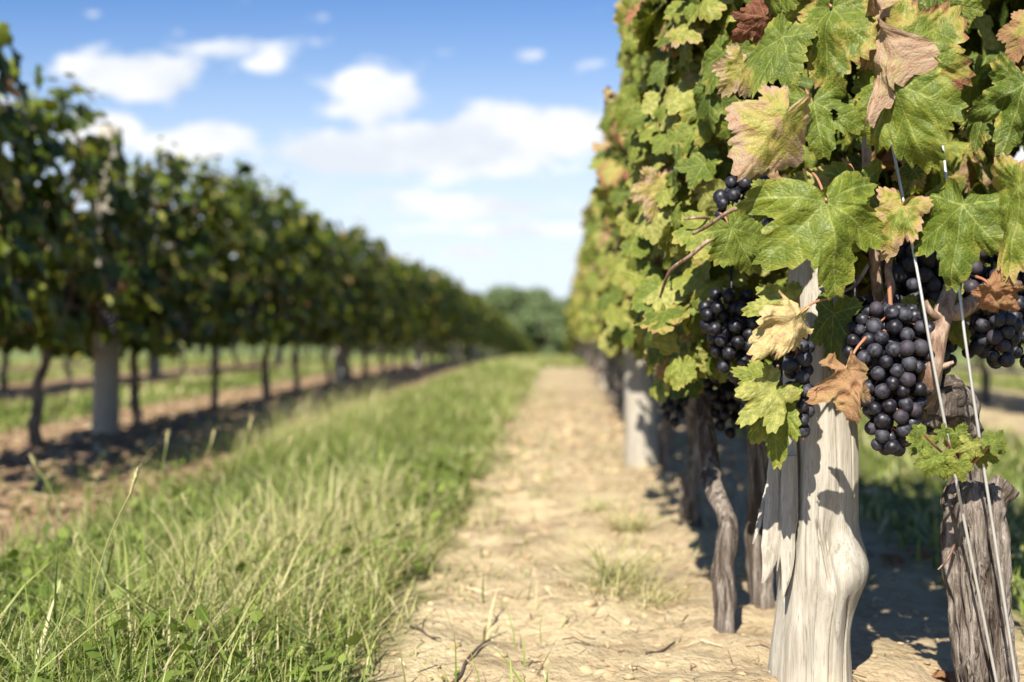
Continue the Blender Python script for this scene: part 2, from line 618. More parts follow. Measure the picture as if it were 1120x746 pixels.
m, q, out = new_mat('soil_clod')
M_CLOD = m
pos = q.obj()
c = q.ramp(q.noise(pos, 30, 4), [(.3, (.26, .175, .10)), (.55, (.42, .31, .18)), (.8, (.56, .44, .28))])
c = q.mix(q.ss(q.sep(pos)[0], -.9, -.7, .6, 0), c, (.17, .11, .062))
principled(q, out, c, .95, q.bump(q.noise(pos, 90, 4), .8, .006), .15)

m, q, out = new_mat('dark_twig')
M_TWIG = m
principled(q, out, q.mix(q.noise(q.obj(), 60, 3), (.035, .024, .018), (.10, .07, .048)), .9)

m, q, out = new_mat('tree_foliage')
M_TREE = m
lr = q.attr('lr')
h, rnd, hue = q.sep(lr)
c = q.ramp(rnd, [(0, (.055, .085, .035)), (.5, (.11, .15, .06)), (1, (.18, .21, .09))])
principled(q, out, c, .6, None, .2)
m, q, out = new_mat('tree_bark')
M_TBARK = m
principled(q, out, q.mix(q.noise(q.obj(), 6, 3), (.10, .075, .055), (.20, .16, .12)), .9)

# ------------------------------------------------------------------ ground
def axis(parts):
    out = [parts[0][0]]
    for a, b, step in parts:
        n = max(1, int(round((b - a) / step)))
        out += list(a + (b - a) * (np.arange(n) + 1) / n)
    return np.array(out)


gxs = axis([(-900, -100, 100), (-100, -12, 6), (-12, -4, .5), (-4, -2.2, .08), (-2.2, 1.2, .02), (1.2, 4, .08), (4, 12, .5), (12, 100, 6), (100, 900, 100)])
gys = axis([(-60, -6, 6), (-6, 0.6, .3), (.6, 3.2, .02), (3.2, 6, .04), (6, 12, .1), (12, 40, .5), (40, 150, 3), (150, 1500, 50)])
GX, GY = np.meshgrid(gxs, gys)


def ground_z(x, y):
    x = np.asarray(x, float)
    y = np.asarray(y, float)
    z = terrain(x, y)
    near = np.exp(-np.clip(y - 3, 0, None) / 5) * np.exp(-np.clip(np.abs(x + .5) - 2, 0, None) / 3)
    p = np.stack([x, y, 0 * x], -1)
    strip = np.abs(((x - STRIP0) / PITCH + .5) % 1 - .5) * PITCH
    soil = np.clip((strip - .36) / .12, 0, 1)
    k = (0.35 + .65 * soil) * np.clip((y + 1) / 1.5, 0, 1)
    z = z + near * k * (.010 * fbm(p * 5, 2, 3) + .0085 * fbm(p * 17, 3, 5) + .0035 * np.abs(fbm(p * 44, 2, 9)))
    row = np.exp(-((strip - PITCH / 2) / .22) ** 2)
    return z + .018 * row * near


Z = ground_z(GX, GY)
ny, nx = GX.shape
i, j = np.meshgrid(np.arange(ny - 1), np.arange(nx - 1), indexing='ij')
a = i * nx + j
g = link('ground', mesh_np('ground', np.stack([GX, GY, Z], -1), np.stack([a, a + 1, a + nx + 1, a + nx], -1).reshape(-1, 4)), M_GROUND)
g['kind'] = 'structure'
g['label'] = 'sandy vineyard soil with worn grass strips between the rows'


def gz(x, y):
    return float(ground_z(np.array([x]), np.array([y]))[0])


# ------------------------------------------------------------------ leaves
def outline(th, seed, depth=.30, teeth=.075, nt=36):
    rr = np.random.default_rng(seed)
    lob = [(0, 1.0, 1), (R(52), .90, 1), (-R(52), .90, 1), (R(108), .70, 1), (-R(108), .70, 1)]
    r = np.zeros_like(th)
    for phi, L, _ in lob:
        L = L * (1 + rr.uniform(-.07, .07))
        d = np.abs((th - phi + np.pi) % (2 * np.pi) - np.pi)
        r = np.maximum(r, L * (1 - depth * np.clip(d / R(27), 0, 1.9) ** 1.35))
    at_ = np.abs(th)
    r = np.where(at_ > R(118), np.minimum(r, .70 * (1 - ((at_ - R(118)) / R(62)) ** 1.7 * .86)), r)
    ph = th / (2 * np.pi) * nt
    tri = 1 - 2 * np.abs(ph % 1 - .5)
    k = np.floor(ph).astype(int)
    amp = rr.uniform(.45, 1.35, nt + 2)[k % nt]
    r = r * (1 - teeth * amp * (1 - tri ** .85) * np.where(at_ > R(150), .2, 1))
    r = r * (1 + .03 * np.sin(th * 3 + rr.uniform(0, 6)))
    return r


def leaf_base(N, rings, seed, depth=.3, teeth=.075, nt=36):
    th = -np.pi + (np.arange(N) + .0) * 2 * np.pi / N
    r = outline(th, seed, depth, teeth, nt)
    rho = (np.arange(rings) + 1) / rings
    rho = rho ** .85
    X = np.sin(th)[None] * r[None] * rho[:, None]
    Y = np.cos(th)[None] * r[None] * rho[:, None]
    E = np.repeat(rho[:, None], N, 1)
    P = np.vstack([[0, 0, 0], np.stack([X, Y, E], -1).reshape(-1, 3)])     # third column = edge factor
    j = np.arange(N)
    T = np.stack([0 * j, 1 + j, 1 + (j + 1) % N], -1)
    Q = []
    for k in range(rings - 1):
        a = 1 + k * N + j
        b = 1 + k * N + (j + 1) % N
        Q.append(np.stack([a, a + N, b + N, b], -1))
    Q = np.concatenate(Q) if Q else np.zeros((0, 4), int)
    # sheets must wind so the normal is +z
    return P, Q[:, ::-1], T[:, ::-1]


BASE_HI = [leaf_base(216, 18, s, d, t_) for s, d, t_ in ((1, .37, .12), (2, .30, .12), (3, .43, .12), (4, .22, .11))]
BASE_MID = [leaf_base(96, 5, s, d, .10, 24) for s, d in ((11, .28), (12, .2), (13, .34), (14, .24))]
BASE_LOW = [leaf_base(40, 2, s, d, .12, 10) for s, d in ((21, .30), (22, .2), (23, .36))]
BASE_FAR = [leaf_base(12, 1, s, d, .0, 10) for s, d in ((31, .34), (32, .25))]


def deform(P, kx, ky, fold, wave, crum, seeds, wid):
    """P (n,3) base, parameters arrays (m,) -> (m,n,3) bent leaves in unit size"""
    m_ = len(kx)
    x = P[None, :, 0] * wid[:, None]
    y = np.repeat(P[None, :, 1], m_, 0)
    e = P[None, :, 2]
    th = np.arctan2(P[None, :, 0], P[None, :, 1])
    z = fold[:, None] * np.abs(x) + wave[:, None] * np.sin(3 * th + seeds[:, None] * 9.1) * e ** 2 * .6 + wave[:, None] * .5 * np.sin(7 * th + seeds[:, None] * 5.3) * e ** 3
    if np.any(crum):
        q_ = np.stack([x * 3.2 + seeds[:, None] * 50, y * 3.2, 0 * x + seeds[:, None] * 17], -1)
        z = z + crum[:, None] * fbm(q_, 3, 4)
    kx_ = kx[:, None] + 1e-5
    ky_ = ky[:, None] + 1e-5
    # bend across
    ax = kx_ * x
    nx_ = np.sin(ax)
    x2 = np.sin(ax) / kx_ - z * np.sin(ax)
    z2 = -(1 - np.cos(ax)) / kx_ + z * np.cos(ax)
    ay_ = ky_ * y
    y2 = np.sin(ay_) / ky_ + z2 * np.sin(ay_)
    z3 = -(1 - np.cos(ay_)) / ky_ + z2 * np.cos(ay_)
    return np.stack([x2, y2, z3], -1)


def add_leaves(mb, base, pos, tip, nor, size, age, rnd, hue, kx, ky, fold, wave, crum, wid=None):
    P, Q, T = base
    m_ = len(pos)
    if m_ == 0:
        return
    wid = np.ones(m_) if wid is None else wid
    sd = rnd * 3.7 + hue * 1.9
    L = deform(P, kx, ky, fold, wave, crum, sd, wid) * size[:, None, None]
    Y = tip / np.linalg.norm(tip, axis=1)[:, None]
    Zv = nor - Y * np.sum(nor * Y, 1)[:, None]
    Zv /= np.linalg.norm(Zv, axis=1)[:, None] + 1e-9
    Xv = np.cross(Y, Zv)
    V = L[..., 0:1] * Xv[:, None] + L[..., 1:2] * Y[:, None] + L[..., 2:3] * Zv[:, None] + pos[:, None]
    n = len(P)
    off = (np.arange(m_) * n)[:, None, None]
    lr = np.repeat(np.stack([age, rnd, hue], -1)[:, None], n, 1)
    mb.add(V.reshape(-1, 3), (Q[None] + off).reshape(-1, 4), (T[None] + off).reshape(-1, 3),
           lp=np.repeat(P[None], m_, 0).reshape(-1, 3), lr=lr.reshape(-1, 3))


def canopy(mb, bases, n, hx, hy, z0, z1, g_, size=(.040, .062), cx=0.0, cy=0.0, oldness=.0, shell=.72, ztop_jit=.06, keep=None, pale=0.0, out_y=0.0, taper=.35, mound=0.0, dead_share=.075, lump=.22):
    """scatter n leaves through a hedge-like volume"""
    y = g_.uniform(-hy, hy, n)
    zt = z1 + ztop_jit * vnoise(np.stack([y * 6 + cy * 5, 0 * y + cx * 3 + z1 * 40, 0 * y], -1), 3) + g_.uniform(-.02, .03, n)
    zt = zt - mound * np.abs(y / hy) ** 2.2
    zz = z0 + (zt - z0) * g_.uniform(0, 1, n) ** .9
    side = np.where(g_.uniform(0, 1, n) < .5, -1, 1)
    prof = 1.0 - taper * np.clip((zz - z0) / (z1 - z0) - .55, 0, 1) / .45
    mag = np.where(g_.uniform(0, 1, n) < shell, g_.uniform(.62, 1.12, n), g_.uniform(0, .7, n))
    mag = mag * (1 + lump * vnoise(np.stack([y * 4.2 + cy * 3, zz * 4.2, side * 3.3 + cx], -1), 8))
    x = side * mag * hx * prof
    pos = np.stack([x + cx, y + cy, zz], -1)
    nor = np.stack([side * g_.uniform(.25, 1.1, n) * (1 + .3 * out_y), g_.normal(out_y, .5, n), g_.uniform(.05, .95, n) - .25 * out_y], -1)
    tip = np.stack([side * g_.uniform(0, .55, n), g_.normal(0, .55, n), -g_.uniform(.35, 1.1, n)], -1)
    sz = g_.uniform(size[0], size[1], n)
    age = np.clip(g_.beta(1.3, 5.0, n) * .55 + oldness, 0, 1)
    dead = g_.uniform(0, 1, n) < dead_share
    age = np.where(dead, g_.uniform(.5, .95, n), age)
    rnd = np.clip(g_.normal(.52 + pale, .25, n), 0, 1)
    hue = g_.uniform(0, 1, n)
    kx = g_.normal(.35, .5, n) + dead * g_.uniform(.4, 1.6, n)
    ky = g_.normal(.55, .5, n) + dead * g_.uniform(.2, 1.2, n)
    fold = g_.normal(.0, .18, n)
    wave = g_.uniform(.04, .16, n)
    crum = np.where(dead, .16, .06)
    if len(bases[0][0]) < 100:
        crum = crum * 0
    if keep is not None:
        k = keep(pos)
    else:
        k = np.ones(n, bool)
    which = g_.integers(0, len(bases), n)
    for b in range(len(bases)):
        s = k & (which == b)
        add_leaves(mb, bases[b], pos[s], tip[s], nor[s], sz[s], age[s], rnd[s], hue[s], kx[s], ky[s], fold[s], wave[s], crum[s])


def shoot(mb, stem, base, p, h, g_, bases, lean=(0, 0), size=.04):
    """a bare-ish upright shoot with small leaves"""
    pts = [Vector(p)]
    d = Vector((lean[0], lean[1], 1))
    for k in range(5):
        d = (d + Vector((g_.normal(0, .18), g_.normal(0, .18), .05))).normalized()
        pts.append(pts[-1] + d * h / 5)
    stem.add(*tube(pts, np.linspace(.003, .0012, 6), 5))
    m_ = int(6 + h * 22)
    tt = np.linspace(.1, 1, m_)
    P = np.array([np.array(pts[min(4, int(s * 5))]) * (1 - (s * 5 - min(4, int(s * 5)))) + np.array(pts[min(4, int(s * 5)) + 1]) * (s * 5 - min(4, int(s * 5))) for s in tt])
    a = np.arange(m_) * 2.4 + g_.uniform(0, 6)
    tip = np.stack([np.cos(a), np.sin(a), g_.uniform(-.8, .1, m_)], -1)
    P = P + tip * .025
    nor = np.stack([np.cos(a) * .4, np.sin(a) * .4, np.ones(m_)], -1)
    add_leaves(mb, bases[0], P, tip, nor, size * np.linspace(1.1, .55, m_), g_.uniform(0, .3, m_), g_.uniform(.4, .9, m_), g_.uniform(0, 1, m_),
               g_.normal(.3, .4, m_), g_.normal(.5, .4, m_), g_.normal(0, .1, m_), np.full(m_, .08), np.full(m_, .0))


# ------------------------------------------------------------------ grapes
def sphere(nu, nv):
    V = [(0, 0, 1)]
    for a in range(1, nv):
        for b in range(nu):
            t_ = math.pi * a / nv
            f_ = 2 * math.pi * b / nu
            V.append((math.sin(t_) * math.cos(f_), math.sin(t_) * math.sin(f_), math.cos(t_)))
    V.append((0, 0, -1))
    Q, T = [], []
    for b in range(nu):
        T.append((0, 1 + b, 1 + (b + 1) % nu))
        T.append((len(V) - 1, 1 + (nv - 2) * nu + (b + 1) % nu, 1 + (nv - 2) * nu + b))
    for a in range(nv - 2):
        for b in range(nu):
            p = 1 + a * nu + b
            r_ = 1 + a * nu + (b + 1) % nu
            Q.append((p, p + nu, r_ + nu, r_))
    return np.array(V), np.array(Q), np.array(T)


SV, SQ, ST = sphere(28, 18)
sv = SV.copy()
dip = np.exp(-((1 + sv[:, 2]) / .012))                 # tiny scar at the tip
sv[:, 2] *= 1.04
sv = sv * (1 - .05 * dip[:, None])
BERRY = [mesh_np('berry', sv * (1 + .02 * vnoise(sv * 2 + k, k))[:, None] * .0071, SQ, ST) for k in range(4)]
sv2 = sv * (1 + .16 * fbm(sv * 4, 3, 2))[:, None] * .0056
BERRY_DRY = mesh_np('berry', sv2, SQ, ST)
for b_ in BERRY + [BERRY_DRY]:
    b_.materials.append(M_GRAPE)
LV, LQ, LT = sphere(8, 6)


def pack(env, r, g_, n_try=5000, limit=200, flat=.8):
    """env: list of (z, half_width, centre_x) from top to bottom"""
    zs = np.array([e[0] for e in env])[::-1]
    hw = np.array([e[1] for e in env])[::-1]
    cx = np.array([e[2] for e in env])[::-1]
    acc = []
    for k in range(n_try):
        z = g_.uniform(zs[0], zs[-1])
        w = np.interp(z, zs, hw)
        c_ = np.interp(z, zs, cx)
        a = g_.uniform(0, 2 * np.pi)
        rad = w * (1 - .12 * g_.uniform()) if k < n_try * .75 else w * g_.uniform(0, .8)
        p = np.array([c_ + math.cos(a) * rad, math.sin(a) * rad * flat, z])
        if all(np.sum((p - s) ** 2) > (1.66 * r) ** 2 for s in acc):
            acc.append(p)
            if len(acc) >= limit:
                break
    return np.array(acc)


def hero_bunch(parent, top, env, seed, limit, label=None, nmax=64):
    g_ = np.random.default_rng(seed)
    mb = MB()
    zlow = env[-1][0]
    cpath = [(e[2], 0, e[0]) for e in env]
    mb.add(*tube([(0, 0, .03)] + cpath, [.0022] + list(np.linspace(.0022, .001, len(cpath))), 6, sub=3))
    pts = pack(env, .0071, g_, 12000, limit=limit)
    for p in pts:
        zc = min(p[2] + .012, 0.0)
        c_ = np.interp(-zc, [-e[0] for e in env], [e[2] for e in env])
        mb.add(*tube([(c_, 0, zc), p], [.0011, .0008], 4, caps=False))
    b = link('grape_bunch', mb.mesh('grape_bunch_stem'), M_PETIOLE, parent, top - Vector(parent.location))
    if label:
        b['label'] = label
    order = np.argsort(pts[:, 1])
    rear = pts[order[nmax:]]
    if len(rear):
        rb = MB()
        for p in rear:
            rb.add(LV * .0072 + p, LQ, LT)
        link('berries', rb.mesh('berries'), M_GRAPE, b)['kind'] = 'stuff'
    for p in pts[order[:nmax]]:
        dry = g_.uniform() < .05
        o = link('berry', BERRY_DRY if dry else BERRY[g_.integers(0, 4)], None, b, p)
        s = g_.uniform(.86, 1.08)
        o.scale = (s * g_.uniform(.95, 1.05), s * g_.uniform(.95, 1.05), s * g_.uniform(.92, 1.08))
        o.rotation_euler = (g_.uniform(-.9, .9), g_.uniform(-.9, .9), g_.uniform(0, 6))
    return b


def bunch_mesh(seed, length, width):
    g_ = np.random.default_rng(seed)
    env = [(0, width * .6, 0), (-.2 * length, width, 0), (-.55 * length, width * .75, .002), (-length, width * .22, 0)]
    pts = pack(env, .0082, g_, 1500, 70, .9)
    mb = MB()
    n = len(LV)
    V = LV[None] * .0082 * g_.uniform(.88, 1.08, (len(pts), 1, 1)) + pts[:, None]
    off = (np.arange(len(pts)) * n)[:, None, None]
    mb.add(V.reshape(-1, 3), (LQ[None] + off).reshape(-1, 4), (LT[None] + off).reshape(-1, 3))
    mb.add(*tube([(0, 0, .03), (0, 0, 0), (0, 0, -length * .8)], .0016, 5))
    me = mb.mesh('grape_bunch')
    me.materials.append(M_GRAPE)
    return me


BUNCH = [bunch_mesh(60 + k, l, w) for k, (l, w) in enumerate(((.11, .036), (.13, .033), (.09, .032), (.12, .04)))]


# ------------------------------------------------------------------ trunks
def trunk_mesh(seed, h=.40, r=.022, arms=True, n=14, sub=5):
    g_ = np.random.default_rng(seed)
    mb = MB()
    k = 6
    pts = [(0, 0, -.04)]
    x = y = 0.0
    for a in range(1, k + 1):
        x += g_.normal(0, .010)
        y += g_.normal(0, .013)
        pts.append((x, y, h * a / k))
    rad = [r * 1.25, r * 1.08, r, r * .92, r * .9, r * 1.0, r * 1.12]
    mb.add(*tube(pts, rad, n, rough=.0035, seed=seed, ridge=.28, freq=40, sub=sub))
    tx, ty, tz = pts[-1]
    if arms:
        for s in (-1, 1):
            p2 = [(tx, ty, tz - .02), (tx + g_.normal(0, .01), ty + s * .10, tz + .04), (tx + g_.normal(0, .015), ty + s * .24, tz + .055), (tx, ty + s * .38, tz + .05)]
            mb.add(*tube(p2, [r * .8, r * .6, r * .42, r * .3], 8, rough=.002, seed=seed + s, ridge=.25, freq=50, sub=3))
    me = mb.mesh('trunk')
    me.materials.append(M_BARK)
    return me


def canes_mesh(seed, ztop, hy=.4, n=7):
    g_ = np.random.default_rng(seed)
    mb = MB()
    for k in range(n):
        y0 = -hy + (k + .5) * 2 * hy / n + g_.normal(0, .02)
        z0 = .43
        pts = [(g_.normal(0, .01), y0, z0)]
        h = ztop - z0 - g_.uniform(0, .08)
        for a in range(1, 5):
            pts.append((g_.normal(0, .035), y0 + g_.normal(0, .035), z0 + h * a / 4))
        mb.add(*tube(pts, [.0042, .0038, .0034, .003, .002], 6, sub=2))
    me = mb.mesh('canes')
    me.materials.append(M_CANE)
    return me


# ------------------------------------------------------------------ vines in the rows
def make_variant(seed, bases, n, z0, z1, mat, hx=.17, size=(.042, .064), nb=0, shoots=2, canes=True, pale=0.0, out_y=0.0, taper=.35, old=0.0, cx=0.0, mound=0.0, dead_share=.06, lump=.22, xmin=-9.0):
    g_ = np.random.default_rng(seed)
    mb = MB()
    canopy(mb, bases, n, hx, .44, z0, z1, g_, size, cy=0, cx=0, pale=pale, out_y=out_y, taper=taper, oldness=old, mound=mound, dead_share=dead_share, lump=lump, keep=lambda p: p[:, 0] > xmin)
    stem = MB()
    for k in range(shoots):
        shoot(mb, stem, None, (g_.normal(0, .05), g_.uniform(-.35, .35), z1 - .05), g_.uniform(.06, .19), g_, bases)
    fo = mb.mesh('foliage')
    fo.materials.append(mat)
    fo.transform(Matrix.Translation((cx, 0, 0)))
    d = {'foliage': fo, 'trunk': trunk_mesh(seed, g_.uniform(.37, .42), g_.uniform(.014, .019), n=12 if nb else 7, sub=5 if nb else 2)}
    if canes:
        d['canes'] = canes_mesh(seed, z1)
    d['bunches'] = [(int(g_.integers(0, 4)), (g_.choice([-1, 1]) * g_.uniform(.03, .12), g_.uniform(-.36, .36), g_.uniform(.46, .53))) for _ in range(nb)]
    return d


def place_vine(var, x, y, label, group, bunches=True, canes=True, flip=0, sz=1.0, tr=None):
    v = empty('grape_vine', (x, y, gz(x, y)))
    tag(v, label, 'grape vine', group)
    v.rotation_euler.z = math.pi * flip
    v.scale = (1, 1, sz)
    link('trunk', (tr or var)['trunk'], None, v)
    link('foliage', var['foliage'], None, v)
    if canes and 'canes' in var:
        link('canes', var['canes'], None, v)
    if bunches:
        for k, p in var['bunches']:
            link('grape_bunch', BUNCH[k], None, v, p)
    return v


L1, R1 = -1.56, 0.27
SHADE_N = [make_variant(100 + k, BASE_MID, 560, .31, 1.04, M_LEAF_FAR, mound=.16, hx=.21, size=(.040, .060), nb=10, shoots=8, pale=-.18, dead_share=.02) for k in range(5)]  # negative pale darkens the leaves: the row's shade is put into their colour
SHADE_F = [make_variant(200 + k, BASE_LOW, 540, .30, 1.06, M_LEAF_FAR, mound=.10, hx=.21, pale=-.18, dead_share=.02, nb=5, shoots=3, canes=False) for k in range(4)]  # same shade darkening in the leaf colour
FARV = [make_variant(300 + k, BASE_FAR, 340, .30, 1.06, M_LEAF_FAR, size=(.05, .075), nb=0, shoots=1, canes=False, pale=-.15, dead_share=.02) for k in range(4)]  # far vines carry the shade in their leaf colour as well
LIT_N = [make_variant(400 + k, BASE_MID, 860, .33, 1.10, M_LEAF, hx=.165, size=(.022, .052), nb=3, shoots=2, pale=.20, lump=.4, out_y=-.85, taper=.55, old=.05, cx=.05, xmin=-.215) for k in range(4)]  # raised pale puts the row's sunlit brightness into the leaf colour
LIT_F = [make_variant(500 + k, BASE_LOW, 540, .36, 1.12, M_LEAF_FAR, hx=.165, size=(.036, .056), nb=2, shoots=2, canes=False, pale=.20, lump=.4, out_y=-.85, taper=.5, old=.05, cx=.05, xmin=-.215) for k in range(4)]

GL1 = 'vines in the shaded left row'
GR1 = 'vines in the sunlit right row'
y = 2.55
k = 0
near_labels = {
    0: 'vine at the left edge of the shaded row, outside edge of the picture',
    1: 'tall vine with thin dark trunk left of the first post in the shaded row',
    2: 'vine with slim bent trunk just right of the first post in the shaded row',
    3: 'vine with leaning trunk, second right of the first post in the shaded row',
    4: 'vine with straight trunk, third right of the first post in the shaded row',
    5: 'vine with pale trunk, fourth right of the first post in the shaded row'}
SZ = {0: 1.16, 1: .97, 2: .92, 3: 1.0, 4: 1.04}
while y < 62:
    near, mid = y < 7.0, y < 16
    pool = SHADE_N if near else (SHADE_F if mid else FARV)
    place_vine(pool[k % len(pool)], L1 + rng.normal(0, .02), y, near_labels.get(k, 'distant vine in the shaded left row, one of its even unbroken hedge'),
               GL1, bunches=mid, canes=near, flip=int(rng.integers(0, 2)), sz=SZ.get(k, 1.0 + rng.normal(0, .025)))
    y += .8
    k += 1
# leafy side sprout low on the third vine
# second and third rows on the left, seen under the shaded canopy
for X, y0, y1, grp, lab in ((L1 - PITCH, 3.6, 34, 'vines in the second row left', 'vine of the second row back, seen under the shaded left canopy'),
                            (L1 - 2 * PITCH, 8.0, 36, 'vines in the third row left', 'vine of the third row back on the left, mostly hidden behind nearer rows')):
    y = y0
    k = 0
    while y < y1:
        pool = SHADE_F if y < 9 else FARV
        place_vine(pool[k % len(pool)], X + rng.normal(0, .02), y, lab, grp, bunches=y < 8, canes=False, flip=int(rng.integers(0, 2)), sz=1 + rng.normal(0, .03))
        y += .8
        k += 1
for X, y0, y1, grp, lab in ((R1 + PITCH, 3.4, 16, 'vines in the next row right', 'vine of the next row right, glimpsed beneath the foreground grapes'),
                            (R1 + 2 * PITCH, 7, 18, 'vines in the second row right', 'vine of the second row right, far behind the near trunk')):
    y = y0
    k = 0
    pass
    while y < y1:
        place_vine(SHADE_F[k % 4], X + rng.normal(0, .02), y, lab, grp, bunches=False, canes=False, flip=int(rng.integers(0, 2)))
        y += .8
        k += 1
# sunlit right row
rlab = {0: 'vine with slim pale trunk nearest the second post in the sunlit row',
        1: 'vine behind the second wooden post in the sunlit right row'}
y = 2.08
k = 0
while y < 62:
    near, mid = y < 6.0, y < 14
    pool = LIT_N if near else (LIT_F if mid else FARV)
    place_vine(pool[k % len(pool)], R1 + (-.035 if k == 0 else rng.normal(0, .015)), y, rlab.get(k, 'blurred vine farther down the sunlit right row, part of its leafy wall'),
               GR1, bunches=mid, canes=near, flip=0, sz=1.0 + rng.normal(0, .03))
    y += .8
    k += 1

# ------------------------------------------------------------------ posts
def post_mesh(seed, h, r, lean=(0, 0)):
    g_ = np.random.default_rng(seed)
    n, m_ = 20, 26
    th = np.arange(n) * 2 * np.pi / n
    z = np.linspace(-.1, h, m_)
    q_ = np.stack([np.cos(th)[None] * 1.5 + 0 * z[:, None], np.sin(th)[None] * 1.5 + 0 * z[:, None], z[:, None] * 2.5 + 0 * th[None]], -1)
    rr = r * (1.05 - .12 * (z[:, None] / h)) * (1 + .05 * fbm(q_ + seed * 3.3, 3, seed))
    V = np.stack([np.cos(th)[None] * rr + lean[0] * z[:, None], np.sin(th)[None] * rr + lean[1] * z[:, None], z[:, None] + 0 * rr], -1).reshape(-1, 3)
    i, j = np.meshgrid(np.arange(m_ - 1), np.arange(n), indexing='ij')
    a = i * n + j
    b = i * n + (j + 1) % n
    V = np.vstack([V, [[lean[0] * h, lean[1] * h, h + .012]]])
    T = [(len(V) - 1, (m_ - 1) * n + k_, (m_ - 1) * n + (k_ + 1) % n) for k_ in range(n)]
    me = mesh_np('wooden_post', V, np.stack([a, b, b + n, a + n], -1).reshape(-1, 4), T)
    me.materials.append(M_WOOD)
    return me


PM = [post_mesh(k, .98, .043, l) for k, l in enumerate(((.02, .01), (-.015, 0), (.0, .02)))]
GP = 'wooden trellis posts along the vine rows'


def post(x, y, me, label, zs=1.0):
    o = link('wooden_post', me, None, None, (x, y, gz(x, y)))
    o.scale = (1, 1, zs)
    return tag(o, label, 'post', GP)


post(L1, 3.8, PM[0], 'weathered grey post among the first vines of the shaded left row', 1.06)
post(L1, 7.85, PM[1], 'pale post second along the shaded left row')
post(L1 + .02, 12.0, PM[2], 'pale post third along the shaded left row, small')
for y in (16.1, 20.2, 24.3, 28.4):
    post(L1, y, PM[1], 'small distant post deep in the shaded left row')
post(.21, 3.09, PM[1], 'pale blurred post standing second in the sunlit right row')
for y in (7.2, 11.3, 15.4):
    post(R1, y, PM[0], 'distant post hidden among leaves of the sunlit right row')
for X, ys in ((L1 - PITCH, (5.2, 9.3, 13.4, 17.5)), (L1 - 2 * PITCH, (9, 13, 17))):
    for y in ys:
        post(X, y, PM[1], 'distant post in a row behind the shaded left row')
post(R1 + PITCH, 7.3, PM[1], 'distant post in the next row to the right')

# ------------------------------------------------------------------ the big foreground post
PY = 1.19
prof = [  # photograph row, left edge, right edge
    (860, 838, 934), (800, 838, 933), (746, 840, 932), (720, 842, 930), (697, 845, 929), (675, 848, 931), (660, 850, 935), (645, 850, 940), (627, 849, 947.5), (609, 848, 947),
    (592, 847, 942), (576, 846, 937), (550, 846, 937), (520, 850, 938), (493, 854, 938), (460, 856, 936), (420, 857, 934), (380, 858, 930), (340, 860, 922), (300, 862, 915), (255, 866, 912)]
zz, cc, hw = [], [], []
for py, l, r_ in prof:
    a, b = at(l, py, PY), at(r_, py, PY)
    zz.append(a.z)
    cc.append((a.x + b.x) / 2)
    hw.append((b.x - a.x) / 2)
zz, cc, hw = map(np.array, (zz, cc, hw))
base_z = gz(cc[0], PY)
o_ = np.argsort(zz)
zz, cc, hw = zz[o_], cc[o_], hw[o_]
n, m_ = 280, 300
zg = np.linspace(base_z - .08, zz[-1], m_)
kern = np.ones(13) / 13
sm = lambda v: np.convolve(np.pad(v, 6, mode='edge'), kern, 'valid')
cx, w = sm(np.interp(zg, zz, cc)), sm(np.interp(zg, zz, hw))
th = np.arange(n) * 2 * np.pi / n
C, Sn = np.cos(th)[None], np.sin(th)[None]
q_ = np.stack([C * 2.2 + 0 * zg[:, None], Sn * 2.2 + 0 * zg[:, None], zg[:, None] * 6 + 0 * C], -1)
rad = w[:, None] * (1 + .030 * fbm(q_, 3, 21))
# vertical grain grooves
gr = fbm(np.stack([C * 16 + 0 * zg[:, None], Sn * 16 + 0 * zg[:, None], zg[:, None] * 5 + 0 * C], -1), 2, 33)
rad = rad * (1 + .005 * gr)
PXs = cx[:, None] + C * rad
PYs = PY + Sn * rad * .92
# carve cracks, the knot hollow and the chipped lower-left facet on the camera side
front = np.clip(-Sn, 0, 1)


def carve(path, width, depth):
    global PYs
    pts = [at(px, py, PY) for px, py in path]
    pz = np.array([p.z for p in pts])[::-1]
    pxx = np.array([p.x for p in pts])[::-1]
    c_ = np.interp(zg, pz, pxx)
    inside = np.clip((zg - pz[0]) / .012, 0, 1) * np.clip((pz[-1] - zg) / .012, 0, 1)
    d = np.exp(-((PXs - c_[:, None]) / width) ** 2) * inside[:, None] * np.where(Sn < 0.02, 1, 0)
    PYs = PYs + d * depth


carve([(869, 330), (868, 420), (869, 500), (868, 560), (862, 610), (855, 655)], .0013, .014)
carve([(896, 575), (899, 605), (904, 640), (900, 700), (898, 760)], .0016, .005)
carve([(916, 640), (919, 670), (916, 720), (914, 780)], .0012, .005)
carve([(884, 560), (893, 600), (899, 636)], .0015, .005)
carve([(905, 420), (907, 480), (910, 540)], .0008, .003)
carve([(887, 520), (888, 600), (884, 690)], .0007, .003)
carve([(925, 440), (926, 520), (928, 570)], .0008, .003)


def dome(px, py, rx, rz, depth):
    global PYs
    p = at(px, py, PY)
    d = np.exp(-((PXs - p.x) / rx) ** 2 - ((zg[:, None] - p.z) / rz) ** 2) * np.where(Sn < 0.05, 1, 0)
    PYs = PYs + d * depth


